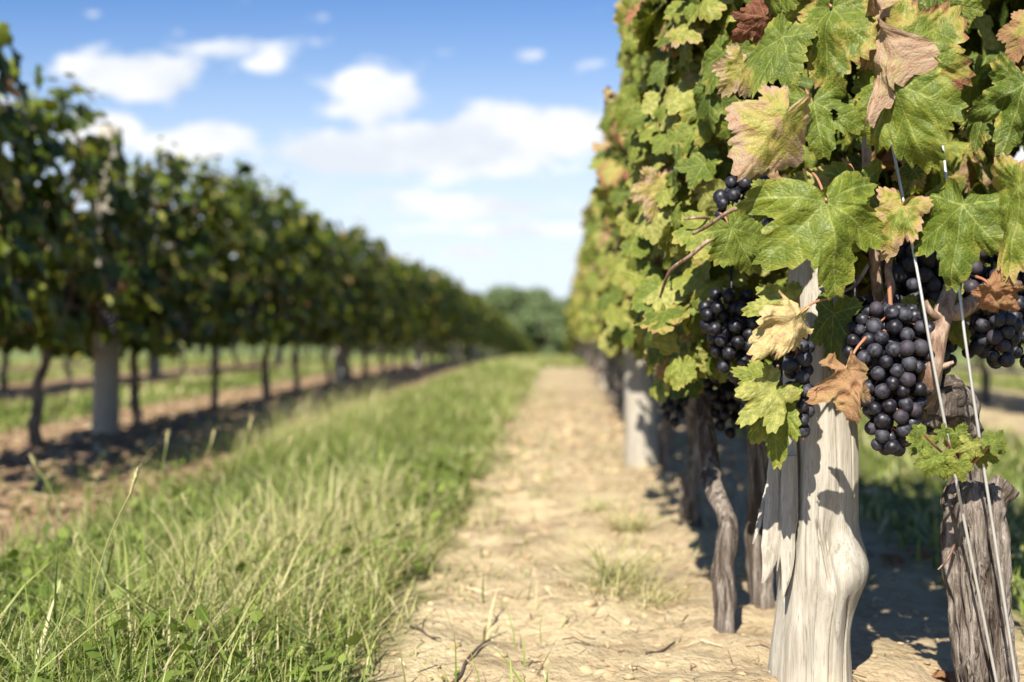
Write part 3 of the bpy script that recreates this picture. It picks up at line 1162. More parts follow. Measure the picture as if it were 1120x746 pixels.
dome(918, 625, .016, .030, -.011)       # the swollen knot
dome(908, 655, .007, .05, -.008)
dome(938, 618, .012, .020, -.006)
dome(902, 585, .012, .035, .008)
dome(866, 690, .014, .03, -.007)
dome(884, 700, .010, .05, .004)
V = np.stack([PXs, PYs, zg[:, None] + 0 * PXs], -1).reshape(-1, 3)
V = np.vstack([V, [[cx[-1], PY, zg[-1] + .01]]])
i, j = np.meshgrid(np.arange(m_ - 1), np.arange(n), indexing='ij')
a = i * n + j
b = i * n + (j + 1) % n
T = [(len(V) - 1, (m_ - 1) * n + k_, (m_ - 1) * n + (k_ + 1) % n) for k_ in range(n)]
PO = Vector((float(cx[0]), PY, base_z))
me = mesh_np('wooden_post', V - np.array(PO), np.stack([a, b, b + n, a + n], -1).reshape(-1, 4), T)
BP = tag(link('wooden_post', me, M_WOOD, None, PO), 'big bleached foreground post with a swollen knot and splintered left side', 'post', GP)


def splinter(top, bot, wt, wb, d, bend=0.0, thick=.004):
    """flat torn sliver of wood, pointed at the lower end"""
    mb = MB()
    t_, b_ = at(top[0], top[1], d), at(bot[0], bot[1], d)
    t_.y += .012
    n_ = 14
    rows = []
    for k_ in range(n_ + 1):
        s = k_ / n_
        p = t_.lerp(b_, s)
        p.y -= bend * s * s
        cut = max(0.0, (s - .74) / .26)
        w_ = (wt * (1 - s) + wb * s) * (1 - .82 * cut)
        p.x += (wb - w_) * .7 * (1 if int(top[0]) % 2 else -1) * cut
        w_ *= 1 + .04 * math.sin(k_ * 2.3 + top[0])
        th_ = thick * (1 - .5 * s)
        rows.append([(p.x - w_, p.y, p.z), (p.x - w_ * .3, p.y - th_, p.z), (p.x + w_ * .5, p.y - th_ * .9, p.z), (p.x + w_, p.y, p.z), (p.x, p.y + th_, p.z)])
    V_ = np.array(rows).reshape(-1, 3) - np.array(PO)
    Q_ = []
    for k_ in range(n_):
        for c_ in range(5):
            Q_.append((k_ * 5 + c_, k_ * 5 + (c_ + 1) % 5, (k_ + 1) * 5 + (c_ + 1) % 5, (k_ + 1) * 5 + c_))
    mb.add(V_, Q_, [(n_ * 5, n_ * 5 + 1, n_ * 5 + 2), (n_ * 5, n_ * 5 + 2, n_ * 5 + 3), (n_ * 5, n_ * 5 + 3, n_ * 5 + 4)])
    link('splinter', mb.mesh('splinter', False), M_WOOD, BP)


splinter((846, 525), (824, 594), .0040, .0026, PY - .024, .004)
splinter((852, 500), (840, 636), .0080, .0105, PY - .030, .007, .003)
splinter((866, 500), (860, 652), .0078, .0070, PY - .039, .004, .003)
splinter((860, 520), (851, 624), .0030, .0022, PY - .034, .001)

# ------------------------------------------------------------------ the foreground vine
HV = empty('grape_vine', (at(1082, 760, 1.14).x, 1.14, gz(.42, 1.14)))
tag(HV, 'foreground vine at the right edge with gnarled cut trunk, thick cane and large grape bunches', 'grape vine', GR1)
HO = Vector(HV.location)


def local(ps, O):
    return [tuple(Vector(p) - O) for p in ps]


mb = MB()
ty = 1.14
tp = [at(1088, 870, ty), at(1083, 800, ty), at(1080, 746, ty), at(1073, 690, ty), at(1069, 640, ty), at(1066, 590, ty), at(1066, 555, ty), at(1070, 530, ty + .004)]
mb.add(*tube(local(tp, HO), [.031, .0265, .0250, .0255, .0270, .0285, .0300, .0235], 110, rough=.0014, seed=3, ridge=.24, freq=70, sub=18, ang=5.5, lon=.16))
mb.add(*tube(local([at(1072, 575, ty - .004), at(1086, 548, ty - .004), at(1102, 528, ty - .006)], HO), [.016, .0145, .012], 48, rough=.002, seed=8, ridge=.28, freq=80, sub=10, ang=5, lon=.2))
# fibrous bark strips
g_ = np.random.default_rng(77)
for k_ in range(34):
    px0 = g_.uniform(1046, 1098)
    py0 = g_.uniform(560, 740)
    ln = g_.uniform(25, 75)
    off = (px0 - 1070) / 1244 * 1.14
    dd = ty - math.sqrt(max(0.00008, .028 ** 2 - off ** 2)) - .001
    dr = (py0 - 550) / 200 * 14
    pts = [at(px0 + dr + g_.normal(0, .8) + s * ln * .07, py0 + s * ln, dd + g_.normal(0, .0012)) for s in np.linspace(0, 1, 6)]
    mb.add(*tube(local(pts, HO), [.0006, .0017, .0021, .0019, .0013, .0004], 6, rough=.0005, seed=k_, freq=150, sub=3))
tr = link('trunk', mb.mesh('trunk'), M_BARK, HV)
# thin loose peel
link('bark_peel', MB().add(*tube(local([at(1044, 596, 1.12), at(1036, 612, 1.11), at(1026, 623, 1.10)], HO), [.0016, .0012, .0006], 6, sub=4)).mesh('bark_peel'), M_CANE, HV)
# upper arm and knuckle
mb = MB()
ay_ = 1.15
mb.add(*tube(local([at(1066, 560, ay_ + .01), at(1062, 510, ay_ + .02), at(1056, 478, ay_ + .015), at(1046, 455, ay_), at(1028, 440, ay_ - .02), at(1006, 446, ay_ - .025)], HO),
             [.012, .012, .015, .023, .024, .012], 40, rough=.004, seed=5, ridge=.34, freq=75, sub=10))
mb.add(*tube(local([at(1016, 462, ay_ - .02), at(1036, 430, ay_ - .03), at(1049, 440, ay_ - .015), at(1046, 462, ay_ - .012)], HO), [.010, .015, .014, .008], 28, rough=.004, seed=6, ridge=.35, freq=80, sub=10))
link('arm', mb.mesh('arm'), M_BARK, HV)
# cane going up with spurs
mb = MB()
cy_ = 1.09
mb.add(*tube(local([at(1008, 437, cy_ + .02), at(1017, 412, cy_), at(1022, 385, cy_ - .005), at(1027, 360, cy_), at(1034, 335, cy_ + .01), at(1043, 305, cy_ + .03), at(1047, 260, cy_ + .07)], HO),
             [.0125, .0108, .0092, .0086, .0080, .0068, .005], 28, rough=.0012, seed=12, ridge=.13, freq=60, sub=8))
mb.add(*tube(local([at(1026, 350, cy_), at(1017, 340, cy_ - .005), at(1012, 329, cy_ - .004)], HO), [.0042, .0034, .0022], 12, sub=5))
mb.add(*tube(local([at(1022, 388, cy_), at(1012, 384, cy_ - .004), at(1004, 381, cy_ - .004)], HO), [.0085, .0075, .0062], 16, rough=.0008, seed=3, ridge=.1, freq=60, sub=5))
mb.add(*tube(local([at(1030, 343, cy_ + .005), at(1046, 341, cy_ + .01), at(1062, 333, cy_ + .015), at(1080, 322, cy_ + .02), at(1112, 312, cy_ + .05)], HO),
             [.0070, .0082, .0080, .0074, .006], 20, rough=.001, seed=14, ridge=.12, freq=60, sub=6))
mb.add(*tube(local([at(1024, 402, cy_ - .004), at(1033, 400, cy_ - .008), at(1043, 396, cy_ - .01)], HO), [.004, .003, .0015], 10, sub=4))
link('cane', mb.mesh('cane'), M_CANE, HV)
# more shoots inside the foliage
for nm, pts, rads in (
        ('cane', [at(962, 330, 1.16), at(957, 290, 1.15), at(955, 240, 1.14), at(949, 190, 1.13), at(948, 150, 1.14), at(955, 90, 1.17), at(960, -20, 1.2)], [.006, .0055, .005, .0046, .0042, .004, .003]),
        ('cane', [at(962, 345, 1.13), at(975, 318, 1.13), at(972, 290, 1.14), at(985, 240, 1.16)], [.0045, .004, .0036, .003]),
        ('cane', [at(1040, 222, 1.18), at(1075, 219, 1.15), at(1100, 220, 1.14), at(1135, 224, 1.13)], [.0025, .0027, .0027, .0027])):
    link(nm, MB().add(*tube(local(pts, HO), rads, 14, rough=.0007, seed=len(rads), ridge=.08, freq=60, sub=6)).mesh('cane'), M_CANE, HV)

# two vines just behind the post
VA = empty('grape_vine', (at(833, 700, 1.5).x, 1.5, gz(.26, 1.5)))
tag(VA, 'vine whose thick trunk stands directly behind the big bleached post', 'grape vine', GR1)
VB = empty('grape_vine', (at(793, 700, 1.40).x, 1.40, gz(.2, 1.40)))
tag(VB, 'vine with the thin crooked trunk in full view just left of the bleached post', 'grape vine', GR1)
for v_, pts, rads in (
        (VA, [at(836, 740, 1.5), at(833, 690, 1.5), at(831, 640, 1.5), at(830, 590, 1.5), at(831, 545, 1.5), at(828, 500, 1.5), at(826, 440, 1.5)], [.022, .018, .016, .0155, .014, .013, .012]),
        (VB, [at(796, 735, 1.4), at(793, 700, 1.4), at(792, 650, 1.4), at(791, 618, 1.41), at(797, 590, 1.41), at(793, 560, 1.43), at(782, 535, 1.46), at(777, 500, 1.5), at(769, 460, 1.52), at(768, 430, 1.54)],
         [.017, .0130, .0120, .0130, .0145, .0130, .0110, .0110, .0115, .012])):
    link('trunk', MB().add(*tube(local(pts, Vector(v_.location)), rads, 30, rough=.003, seed=len(pts), ridge=.25, freq=45, sub=7)).mesh('trunk'), M_BARK, v_)

# fill foliage behind the big leaves
g_ = np.random.default_rng(9)
mb = MB()
canopy(mb, BASE_MID, 640, .18, .20, .44, 1.16, g_, (.040, .060), cx=.47, cy=1.48, shell=.6, pale=-.14, out_y=-.3)  # leaf colour darkened to paint the shade in gaps between front leaves
canopy(mb, BASE_MID, 70, .16, .10, .46, 1.0, g_, (.035, .050), cx=.46, cy=1.34, shell=.5, pale=.05, out_y=-.8, keep=lambda p: p[:, 1] > 1.255)
canopy(mb, BASE_MID, 90, .12, .12, .41, .52, g_, (.03, .048), cx=.49, cy=1.42, shell=.5, ztop_jit=0, keep=lambda p: p[:, 1] > 1.3)
f_ = mb.mesh('foliage')
f_.transform(Matrix.Translation(-HO))
link('foliage', f_, M_LEAF, HV)
mb = MB()
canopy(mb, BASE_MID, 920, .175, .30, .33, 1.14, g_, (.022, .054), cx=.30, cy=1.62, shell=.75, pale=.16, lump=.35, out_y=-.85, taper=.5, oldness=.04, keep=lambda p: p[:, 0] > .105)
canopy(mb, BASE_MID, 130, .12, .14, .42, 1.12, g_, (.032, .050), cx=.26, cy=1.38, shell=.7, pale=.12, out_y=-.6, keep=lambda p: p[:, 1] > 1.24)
f_ = mb.mesh('foliage')
f_.transform(Matrix.Translation(-Vector(VA.location)))
link('foliage', f_, M_LEAF, VA)
mb = MB()
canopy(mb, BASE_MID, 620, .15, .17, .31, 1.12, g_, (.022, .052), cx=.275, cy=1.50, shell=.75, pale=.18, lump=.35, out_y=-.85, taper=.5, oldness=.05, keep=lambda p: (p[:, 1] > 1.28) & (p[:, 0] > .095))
f_ = mb.mesh('foliage')
f_.transform(Matrix.Translation(-Vector(VB.location)))
link('foliage', f_, M_LEAF, VB)

# ------------------------------------------------------------------ the big foreground leaves
HERO = []


def hero(vine, j, tip_, d, dd=0.0, roll=0.0, kx=.4, ky=.5, fold=0.0, wave=.08, crum=.05, age=.05, rnd=.55, hue=.6, wid=1.0, base=0, pet=None, label=None, holes=()):
    J = at(j[0], j[1], d)
    Tp = at(tip_[0], tip_[1], d + dd)
    Yv = (Tp - J)
    size = Yv.length * (.93 + .08 * abs(ky))
    wid *= .86
    Yv.normalize()
    toC = (cam.location - J).normalized()
    Zv = (toC - Yv * toC.dot(Yv)).normalized()
    Zv = Quaternion(Yv, R(roll)) @ Zv
    O = Vector(vine.location)
    mb = MB()
    arr = lambda v: np.array([float(v)])
    add_leaves(mb, BASE_HI[base], np.array([J - O]), np.array([Yv]), np.array([Zv]), arr(size), arr(age), arr(rnd), arr(hue), arr(kx), arr(ky), arr(fold), arr(wave), arr(crum), arr(wid))
    bp = BASE_HI[base][0]
    for hx_, hy_, hr_ in holes:
        for L_ in (mb.Q, mb.T):
            c_ = bp[L_[0]].mean(1)
            L_[0] = L_[0][((c_[:, 0] - hx_) / hr_) ** 2 + ((c_[:, 1] - hy_) / (hr_ * 1.7)) ** 2 > 1 + .3 * np.sin(c_[:, 0] * 90)]
    o = link('leaf', mb.mesh('leaf'), M_LEAF, vine)
    if label:
        o['label'] = label
    # petiole running back into the canopy, a sub-part of its leaf
    if pet is None:
        e = J - Yv * size * .25 + Vector((0, size * .7, size * .15))
    else:
        e = at(*pet)
    mid = J.lerp(e, .5) + Vector((0, 0, size * .06))
    link('petiole', MB().add(*tube([tuple(J - O - Zv * .0025), tuple(mid - O), tuple(e - O)], [.0013, .0012, .0015], 7, sub=5)).mesh('petiole'), M_PETIOLE, o)
    return o


# G: the big central leaf
hero(VA, (905, 219), (926, 336), 1.03, -.01, roll=-20, kx=.55, ky=.35, fold=-.36, wave=.12, crum=.08, age=.05, rnd=.60, wid=1.04, base=0, label='large bright green leaf with yellow toothed margin and a small hole', holes=((-.26, .50, .045), (-.30, .70, .022)))
hero(HV, (976, 90), (1012, 192), 1.05, -.02, roll=14, kx=.5, ky=.5, fold=-.20, wave=.08, crum=.07, age=.12, rnd=.56, wid=.80, base=3)
hero(HV, (985, 48), (1084, 92), 1.08, -.01, roll=-8, kx=.6, ky=.7, fold=-.3, wave=.12, crum=.08, age=.30, hue=.12, rnd=.55, wid=.9, base=1)
hero(VA, (908, 6), (893, 100), 1.07, -.02, roll=26, kx=.7, ky=.4, fold=-.25, wave=.10, crum=.08, age=.27, hue=.02, rnd=.50, wid=.80, base=3, label='green leaf with wine red scorched edge')
hero(VA, (889, 112), (905, 180), 1.06, -.015, roll=-12, kx=.4, ky=.7, fold=.22, wave=.15, crum=.07, age=.02, rnd=.50, wid=1.12, base=2, holes=((-.28, .25, .05),))
hero(HV, (962, 24), (954, 142), 1.045, 0, roll=30, kx=3.0, ky=.5, wave=.24, crum=.22, age=.92, hue=.84, wid=.50, base=1, label='pale crumpled dead leaf hanging as a narrow strip')
hero(HV, (1054, 226), (1034, 316), 1.05, -.02, roll=14, kx=.6, ky=.7, fold=-.28, wave=.12, crum=.08, age=.06, rnd=.46, wid=.86, base=0)
hero(HV, (986, 226), (964, 290), 1.07, .0, roll=8, kx=.6, ky=.3, wave=.15, crum=.08, age=.36, hue=.74, rnd=.68, wid=.85, base=0, label='leaf with a broad tan dried rim')
hero(HV, (1118, 205), (1096, 318), 1.02, 0, roll=28, kx=.9, ky=.5, wave=.14, crum=.08, age=.28, rnd=.62, hue=.7, wid=.72, base=1)
hero(HV, (1122, 92), (1088, 182), 1.06, 0, roll=10, kx=.7, ky=.5, fold=-.1, wave=.20, crum=.13, age=.16, rnd=.34, wid=.95, base=2)
hero(HV, (1000, -30), (1062, 28), 1.10, 0, roll=-20, kx=.5, ky=.4, age=.2, rnd=.25, base=0)
hero(HV, (1040, 5), (1060, 46), 1.12, 0, roll=0, age=.03, rnd=.55, base=2)
hero(HV, (1126, 26), (1100, 70), 1.09, 0, roll=12, kx=1.2, ky=.9, age=.45, hue=.45, rnd=.6, base=1)
hero(HV, (925, -20), (955, 35), 1.12, 0, roll=0, age=.15, rnd=.72, hue=.5, base=2)
hero(VA, (858, 126), (812, 192), 1.03, -.015, roll=-14, kx=1.9, ky=.6, fold=-.2, wave=.12, crum=.08, age=.40, hue=.84, rnd=.95, wid=.85, base=3, pet=(872, 158, 1.06), label='withered pinkish leaf with bold veins, left of the big green leaf')
hero(VA, (856, 40), (812, 112), 1.08, 0, roll=40, kx=1.1, ky=.3, age=.02, rnd=.48, wid=.85, base=1)
hero(VA, (836, 18), (800, 50), 1.12, 0, roll=-20, kx=.9, ky=.5, crum=.10, age=.70, hue=.05, rnd=.3, base=0)
hero(VA, (846, -12), (850, 42), 1.10, 0, roll=60, kx=.9, age=.12, rnd=.55, base=2)
hero(VA, (812, 70), (786, 110), 1.2, 0, roll=-10, age=.40, hue=.9, rnd=.75, base=1)
hero(VA, (868, 347), (824, 396), 1.03, -.02, roll=-18, kx=1.3, ky=.8, wave=.20, crum=.12, age=.86, hue=1.0, wid=.80, base=1, pet=(907, 326, 1.06), label='cream coloured dead leaf curled over the grapes')
hero(VA, (862, 333), (806, 338), 1.07, 0, roll=15, kx=.5, ky=.5, wave=.14, age=.15, rnd=.92, wid=.85, base=0)
hero(VA, (849, 424), (803, 474), 1.05, -.02, roll=-10, kx=.35, ky=.4, wave=.08, age=.10, rnd=.95, hue=.95, wid=.75, base=2)
hero(VA, (849, 440), (847, 520), 1.07, -.01, roll=12, kx=.5, ky=.3, wave=.10, age=.14, rnd=.66, hue=.1, wid=.68, base=0, label='yellow green leaf with red specks hanging low over the post')
hero(VA, (838, 416), (796, 400), 1.08, 0, roll=20, age=.12, rnd=.7, wid=.8, base=1)
hero(HV, (925, 404), (940, 468), 1.03, -.02, roll=-20, kx=2.0, ky=.8, wave=.30, crum=.24, age=.98, hue=.52, wid=.85, base=2, pet=(947, 369, 1.05), label='brown shrivelled leaf caught below the main bunch')
hero(VA, (912, 343), (900, 410), 1.12, 0, roll=35, kx=.9, age=.02, rnd=.35, wid=.8, base=0)
hero(HV, (1087, 316), (1120, 348), 1.03, 0, roll=5, kx=1.2, ky=.8, crum=.18, wave=.2, age=.95, hue=.34, base=1)
hero(HV, (940, 200), (952, 290), 1.10, 0, roll=-45, kx=.8, age=.1, rnd=.5, base=2)
hero(VA, (846, 215), (806, 222), 1.12, 0, roll=10, age=.05, rnd=.55, base=1)
hero(VA, (800, 250), (830, 300), 1.18, 0, roll=-20, age=.05, rnd=.5, base=3)
hero(VA, (785, 112), (762, 166), 1.32, -.02, roll=-8, age=.14, rnd=.74, wid=.9, base=2)
hero(VA, (735, 45), (708, 82), 1.6, 0, roll=-10, age=.05, rnd=.75, base=0)
hero(VA, (752, 20), (775, 62), 1.5, 0, roll=-10, age=.15, rnd=.8, base=3)
hero(VA, (722, 200), (712, 250), 1.4, 0, roll=-20, age=.42, hue=.9, rnd=.9, base=1)
hero(VA, (770, 300), (752, 330), 1.35, 0, roll=-10, age=.3, hue=.8, rnd=.9, base=1)
hero(HV, (1075, 130), (1060, 170), 1.13, 0, roll=30, age=.25, rnd=.35, base=1)
hero(HV, (1000, 185), (985, 215), 1.12, 0, roll=10, age=.3, rnd=.3, hue=.3, base=0)
hero(HV, (1030, 335), (1060, 385), 1.16, 0, roll=0, age=.12, rnd=.7, base=0)
hero(HV, (985, 345), (1010, 385), 1.15, 0, roll=0, age=.15, rnd=.85, base=1)
# low sprout on the trunk
for j, tp_, r_, rn in (((1012, 478), (994, 498), 10, .5), ((1022, 500), (1012, 530), -10, .6), ((1030, 500), (1034, 532), 10, .62), ((1045, 474), (1052, 500), 0, .55), ((1062, 484), (1058, 510), -14, .9),
                       ((1070, 492), (1076, 522), 20, .6), ((1084, 486), (1100, 470), 10, .5), ((1082, 488), (1090, 512), -10, .45), ((1048, 505), (1055, 530), 0, .7), ((1004, 470), (1000, 486), 30, .4), ((1030, 470), (1040, 484), -30, .45)):
    hero(HV, j, tp_, 1.06 + .02 * math.sin(j[0]), 0, roll=r_, kx=.5, ky=.5, age=.06, rnd=rn, base=int(j[0]) % 4, pet=(1054, 520, 1.10))

# ------------------------------------------------------------------ grape bunches up front
def env_px(top, rows, d):
    """rows: (py, left px, right px)"""
    T_ = at(*top, d)
    out_ = []
    for py, l, r_ in rows:
        a_, b_ = at(l, py, d), at(r_, py, d)
        out_.append((a_.z - T_.z, (b_.x - a_.x) / 2 - .007, (a_.x + b_.x) / 2 - T_.x))
    return T_, out_


T_, e_ = env_px((972, 340), [(336, 944, 1004), (360, 925, 1024), (385, 920, 1030), (410, 926, 1024), (440, 938, 1016), (465, 944, 1008), (492, 952, 992)], 1.10)
hero_bunch(HV, T_, e_, 1, 190, 'largest dark bunch hanging between the brown dead leaf and the cane', 72)
T_, e_ = env_px((1084, 340), [(335, 1062, 1100), (350, 1060, 1120), (372, 1068, 1116), (394, 1076, 1110)], 1.12)
hero_bunch(HV, T_, e_, 2, 70, 'small bunch right of the second wire', 28)
T_, e_ = env_px((872, 352), [(350, 856, 890), (380, 850, 894), (420, 852, 895), (455, 860, 894), (482, 870, 888)], 1.09)
hero_bunch(VA, T_, e_, 3, 110, 'shaded bunch hanging in front of the bleached post')
for v_, k_, px, py, d in ((HV, 0, 1006, 262, 1.19), (HV, 1, 1012, 315, 1.21), (HV, 3, 1070, 262, 1.2), (HV, 2, 1085, 300, 1.2), (VA, 2, 818, 200, 1.22), (VA, 2, 800, 322, 1.27), 
                          (VB, 2, 795, 400, 1.52), (HV, 0, 935, 330, 1.24), (HV, 2, 1120, 300, 1.2),
                          (VB, 2, 735, 400, 1.8), (VA, 2, 835, 400, 1.36)):
    p = at(px, py, d)
    link('grape_bunch', BUNCH[k_], None, v_, p - Vector(v_.location))

# reddish canes poking out on the left of the front leaves
for v_, pts, rads in (
        (VA, [at(850, 214, 1.13), at(828, 221, 1.11), at(800, 230, 1.10), at(775, 247, 1.13), at(758, 256, 1.15)], [.0024, .0023, .0021, .0019, .0014]),
        (VB, [at(800, 258, 1.22), at(778, 262, 1.2), at(755, 280, 1.21), at(733, 297, 1.24), at(722, 325, 1.28)], [.0025, .0024, .0022, .002, .0014]),
        (VB, [at(790, 240, 1.3), at(765, 238, 1.25), at(748, 240, 1.25)], [.002, .0018, .0012]),
        (VA, [at(907, 325, 1.06), at(935, 312, 1.12), at(950, 290, 1.15)], [.0013, .0015, .002])):
    link('cane', MB().add(*tube(local(pts, Vector(v_.location)), rads, 9, rough=.0003, seed=1, ridge=.05, sub=6)).mesh('cane'), M_CANE, v_)

# ------------------------------------------------------------------ wires
for lab, pts in (('slanting taut wire on the left, crossing the trunk at the right edge', [at(970, 130, 1.13), at(1002, 290, 1.075), at(1027, 430, 1.07), at(1091, 752, 1.10), at(1110, 850, 1.10)]),
                 ('slanting taut wire on the right, beside the small bunch at the right edge', [at(1030, 150, 1.12), at(1048, 308, 1.085), at(1064, 430, 1.08), at(1110, 735, 1.09), at(1130, 870, 1.09)])):
    o = link('trellis_wire', MB().add(*tube(local(pts, pts[-1]), .0014, 10, rough=.0001, seed=2, freq=200, sub=8)).mesh('trellis_wire'), M_WIRE, None, pts[-1])
    tag(o, lab, 'wire', 'slanting end wires by the front vine')

# ------------------------------------------------------------------ grass
def blades(P, H, Wd, lean, az, rnd, hue, curve):
    n = len(P)
    lev = np.array([0, .38, .72, 1.0])
    wv = np.array([1, .85, .5, 0.0])
    dirx, diry = np.cos(az), np.sin(az)
    sx, sy = -diry, dirx
    V = np.zeros((n, 7, 3))
    A = np.zeros((n, 7, 3))
    for k_ in range(4):
        s = lev[k_]
        out_ = H * (lean * s + curve * s * s)
        up = H * s * (1 - .25 * np.clip(curve, 0, 2) * s)
        c_ = P + np.stack([dirx * out_, diry * out_, up], -1)
        wdt = (Wd * wv[k_] * .5)[:, None]
        side_ = np.stack([sx, sy, 0 * sx], -1) * wdt
        if k_ < 3:
            V[:, 2 * k_] = c_ - side_
            V[:, 2 * k_ + 1] = c_ + side_
        else:
            V[:, 6] = c_
    A[:, :, 0] = np.array([0, 0, .38, .38, .72, .72, 1])[None]
    A[:, :, 1] = rnd[:, None]
    A[:, :, 2] = hue[:, None]
    off = (np.arange(n) * 7)[:, None, None]
    Q = np.array([(0, 1, 3, 2), (2, 3, 5, 4)])[None] + off
    T = np.array([(4, 5, 6)])[None] + off
    return V.reshape(-1, 3), Q.reshape(-1, 4), T.reshape(-1, 3), A.reshape(-1, 3)


def field(n, x0, x1, y0, y1, h, w, g_, pow_=1.0, edge=True, dryness=.0):
    x = g_.uniform(x0, x1, n)
    y = y0 + (y1 - y0) * g_.uniform(0, 1, n) ** pow_
    cxx = (x0 + x1) / 2
    hwid = (x1 - x0) / 2
    nn = vnoise(np.stack([x * 2.6, y * 2.6, 0 * x], -1), 5) + .5 * vnoise(np.stack([x * 8, y * 8, 0 * x], -1), 6)
    ed = np.abs(x - cxx) / hwid
    keep = (g_.uniform(0, 1, n) < np.clip(1.35 - ed ** 3 * 1.2 + nn * .45, .04, 1))
    keep &= (ed + nn * .16 < .97)
    x, y, nn, ed = x[keep], y[keep], nn[keep], ed[keep]
    n = len(x)
    P = np.stack([x, y, ground_z(x, y) - .004], -1)
    H = g_.uniform(h[0], h[1], n) * (1 + .42 * nn) * (1 - .35 * ed ** 2)
    pt = vnoise(np.stack([x * 1.7, y * 1.1, 0 * x], -1), 25)
    rn = np.clip(g_.normal(.47 + dryness, .24, n) + nn * .22 + pt * .28, 0, 1)
    rn = np.where(g_.uniform(0, 1, n) < .10, g_.uniform(.8, 1, n), rn)
    return blades(P, H, g_.uniform(w[0], w[1], n), g_.normal(.2, .35, n), g_.uniform(0, 2 * np.pi, n), rn, g_.uniform(0, 1, n), g_.uniform(.05, 1.3, n))


g_ = np.random.default_rng(3)
mb = MB()
for spec in ((21000, -.97, -.20, .75, 2.0, (.035, .100), (.0012, .0030)), (22000, -.98, -.19, 2.0, 4.2, (.035, .10), (.0018, .0042)),
             (14000, -.97, -.19, 4.2, 9.0, (.035, .09), (.004, .009)), (9000, -.96, -.18, 9.0, 22.0, (.04, .08), (.010, .02))):
    V, Q, T, A = field(*spec, g_)
    mb.add(V, Q, T, lr=A)
V, Q, T, A = field(2600, -.35, .45, 11.5, 22, (.04, .08), (.010, .02), g_)
mb.add(V, Q, T, lr=A)
V, Q, T, A = field(1800, -1.22, -.70, 1.2, 6, (.05, .15), (.0016, .0040), g_, dryness=.10)
mb.add(V, Q, T, lr=A)
V, Q, T, A = field(1500, -.95, -.30, .8, 3.2, (.09, .17), (.002, .0052), g_, dryness=-.06)
mb.add(V, Q, T, lr=A)
V, Q, T, A = field(1500, -.02, .42, 1.55, 6, (.015, .05), (.0012, .003), g_, dryness=.42)
mb.add(V, Q, T, lr=A)
# stragglers spilling on to the bare soil
V, Q, T, A = field(1500, -.42, .02, .9, 7, (.02, .07), (.0014, .004), g_, dryness=.12)
mb.add(V, Q, T, lr=A)
# taller wisps with thin stems
V, Q, T, A = field(3000, -.98, -.28, .8, 5.0, (.08, .18), (.0008, .0017), g_, dryness=.25)
mb.add(V, Q, T, lr=A)


def weeds(n, x0, x1, y0, y1, g_, size, up=.045):
    """small oval leaves of broad-leaved weeds low in the sward"""
    base = np.array([(0, 0, 0), (.28, .35, .03), (.25, .7, .02), (0, 1, -.03), (-.25, .7, .02), (-.28, .35, .03), (0, .5, 0)])
    x = g_.uniform(x0, x1, n)
    y = g_.uniform(y0, y1, n)
    nn = vnoise(np.stack([x * 5, y * 5, 0 * x], -1), 15)
    k_ = nn > .05
    x, y = x[k_], y[k_]
    n = len(x)
    az = g_.uniform(0, 6.28, n)
    s = g_.uniform(size[0], size[1], n)
    el = g_.uniform(-.1, .9, n)
    Y = np.stack([np.cos(az) * np.cos(el), np.sin(az) * np.cos(el), np.sin(el)], -1)
    X = np.stack([-np.sin(az), np.cos(az), 0 * az], -1)
    Zn = np.cross(X, Y)
    P = np.stack([x, y, ground_z(x, y) + g_.uniform(.0, up, n)], -1)
    V = P[:, None] + (base[None, :, 0:1] * X[:, None] + base[None, :, 1:2] * Y[:, None] + base[None, :, 2:3] * Zn[:, None]) * s[:, None, None]
    T = np.array([(0, 1, 6), (1, 2, 6), (2, 3, 6), (3, 4, 6), (4, 5, 6), (5, 0, 6)])[None] + (np.arange(n) * 7)[:, None, None]
    A = np.repeat(np.stack([np.full(n, 1.0), g_.uniform(.05, .55, n), g_.uniform(0, 1, n)], -1)[:, None], 7, 1)
    return V.reshape(-1, 3), T.reshape(-1, 3), A.reshape(-1, 3)


V, T, A = weeds(6500, -1.0, -.22, .8, 3.0, g_, (.010, .030), .06)
mb.add(V, None, T, lr=A)
V, T, A = weeds(260, -.24, -.12, 1.0, 4.0, g_, (.006, .014), .006)
mb.add(V, None, T, lr=A)
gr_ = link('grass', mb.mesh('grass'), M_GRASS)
gr_['kind'] = 'stuff'
gr_['label'] = 'sunlit rough grass strip between the two rows'
mb = MB()
for k_ in (-1, -2, -3):
    c_ = STRIP0 + k_ * PITCH
    V, Q, T, A = field(12000, c_ - .36, c_ + .46, 3.0 if k_ == -1 else 6, 30, (.04, .085), (.007, .014), g_, 1.3)
    mb.add(V, Q, T, lr=A)
for k_ in (1, 2):
    c_ = STRIP0 + k_ * PITCH
    V, Q, T, A = field(18000, c_ - (.66 if k_ == 1 else .36), c_ + .46, 1.2, 14, (.04, .09), (.004, .009), g_, 1.3)
    mb.add(V, Q, T, lr=A)
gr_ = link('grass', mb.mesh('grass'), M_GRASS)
gr_['kind'] = 'stuff'
gr_['label'] = 'grass strips in the neighbouring alleys'

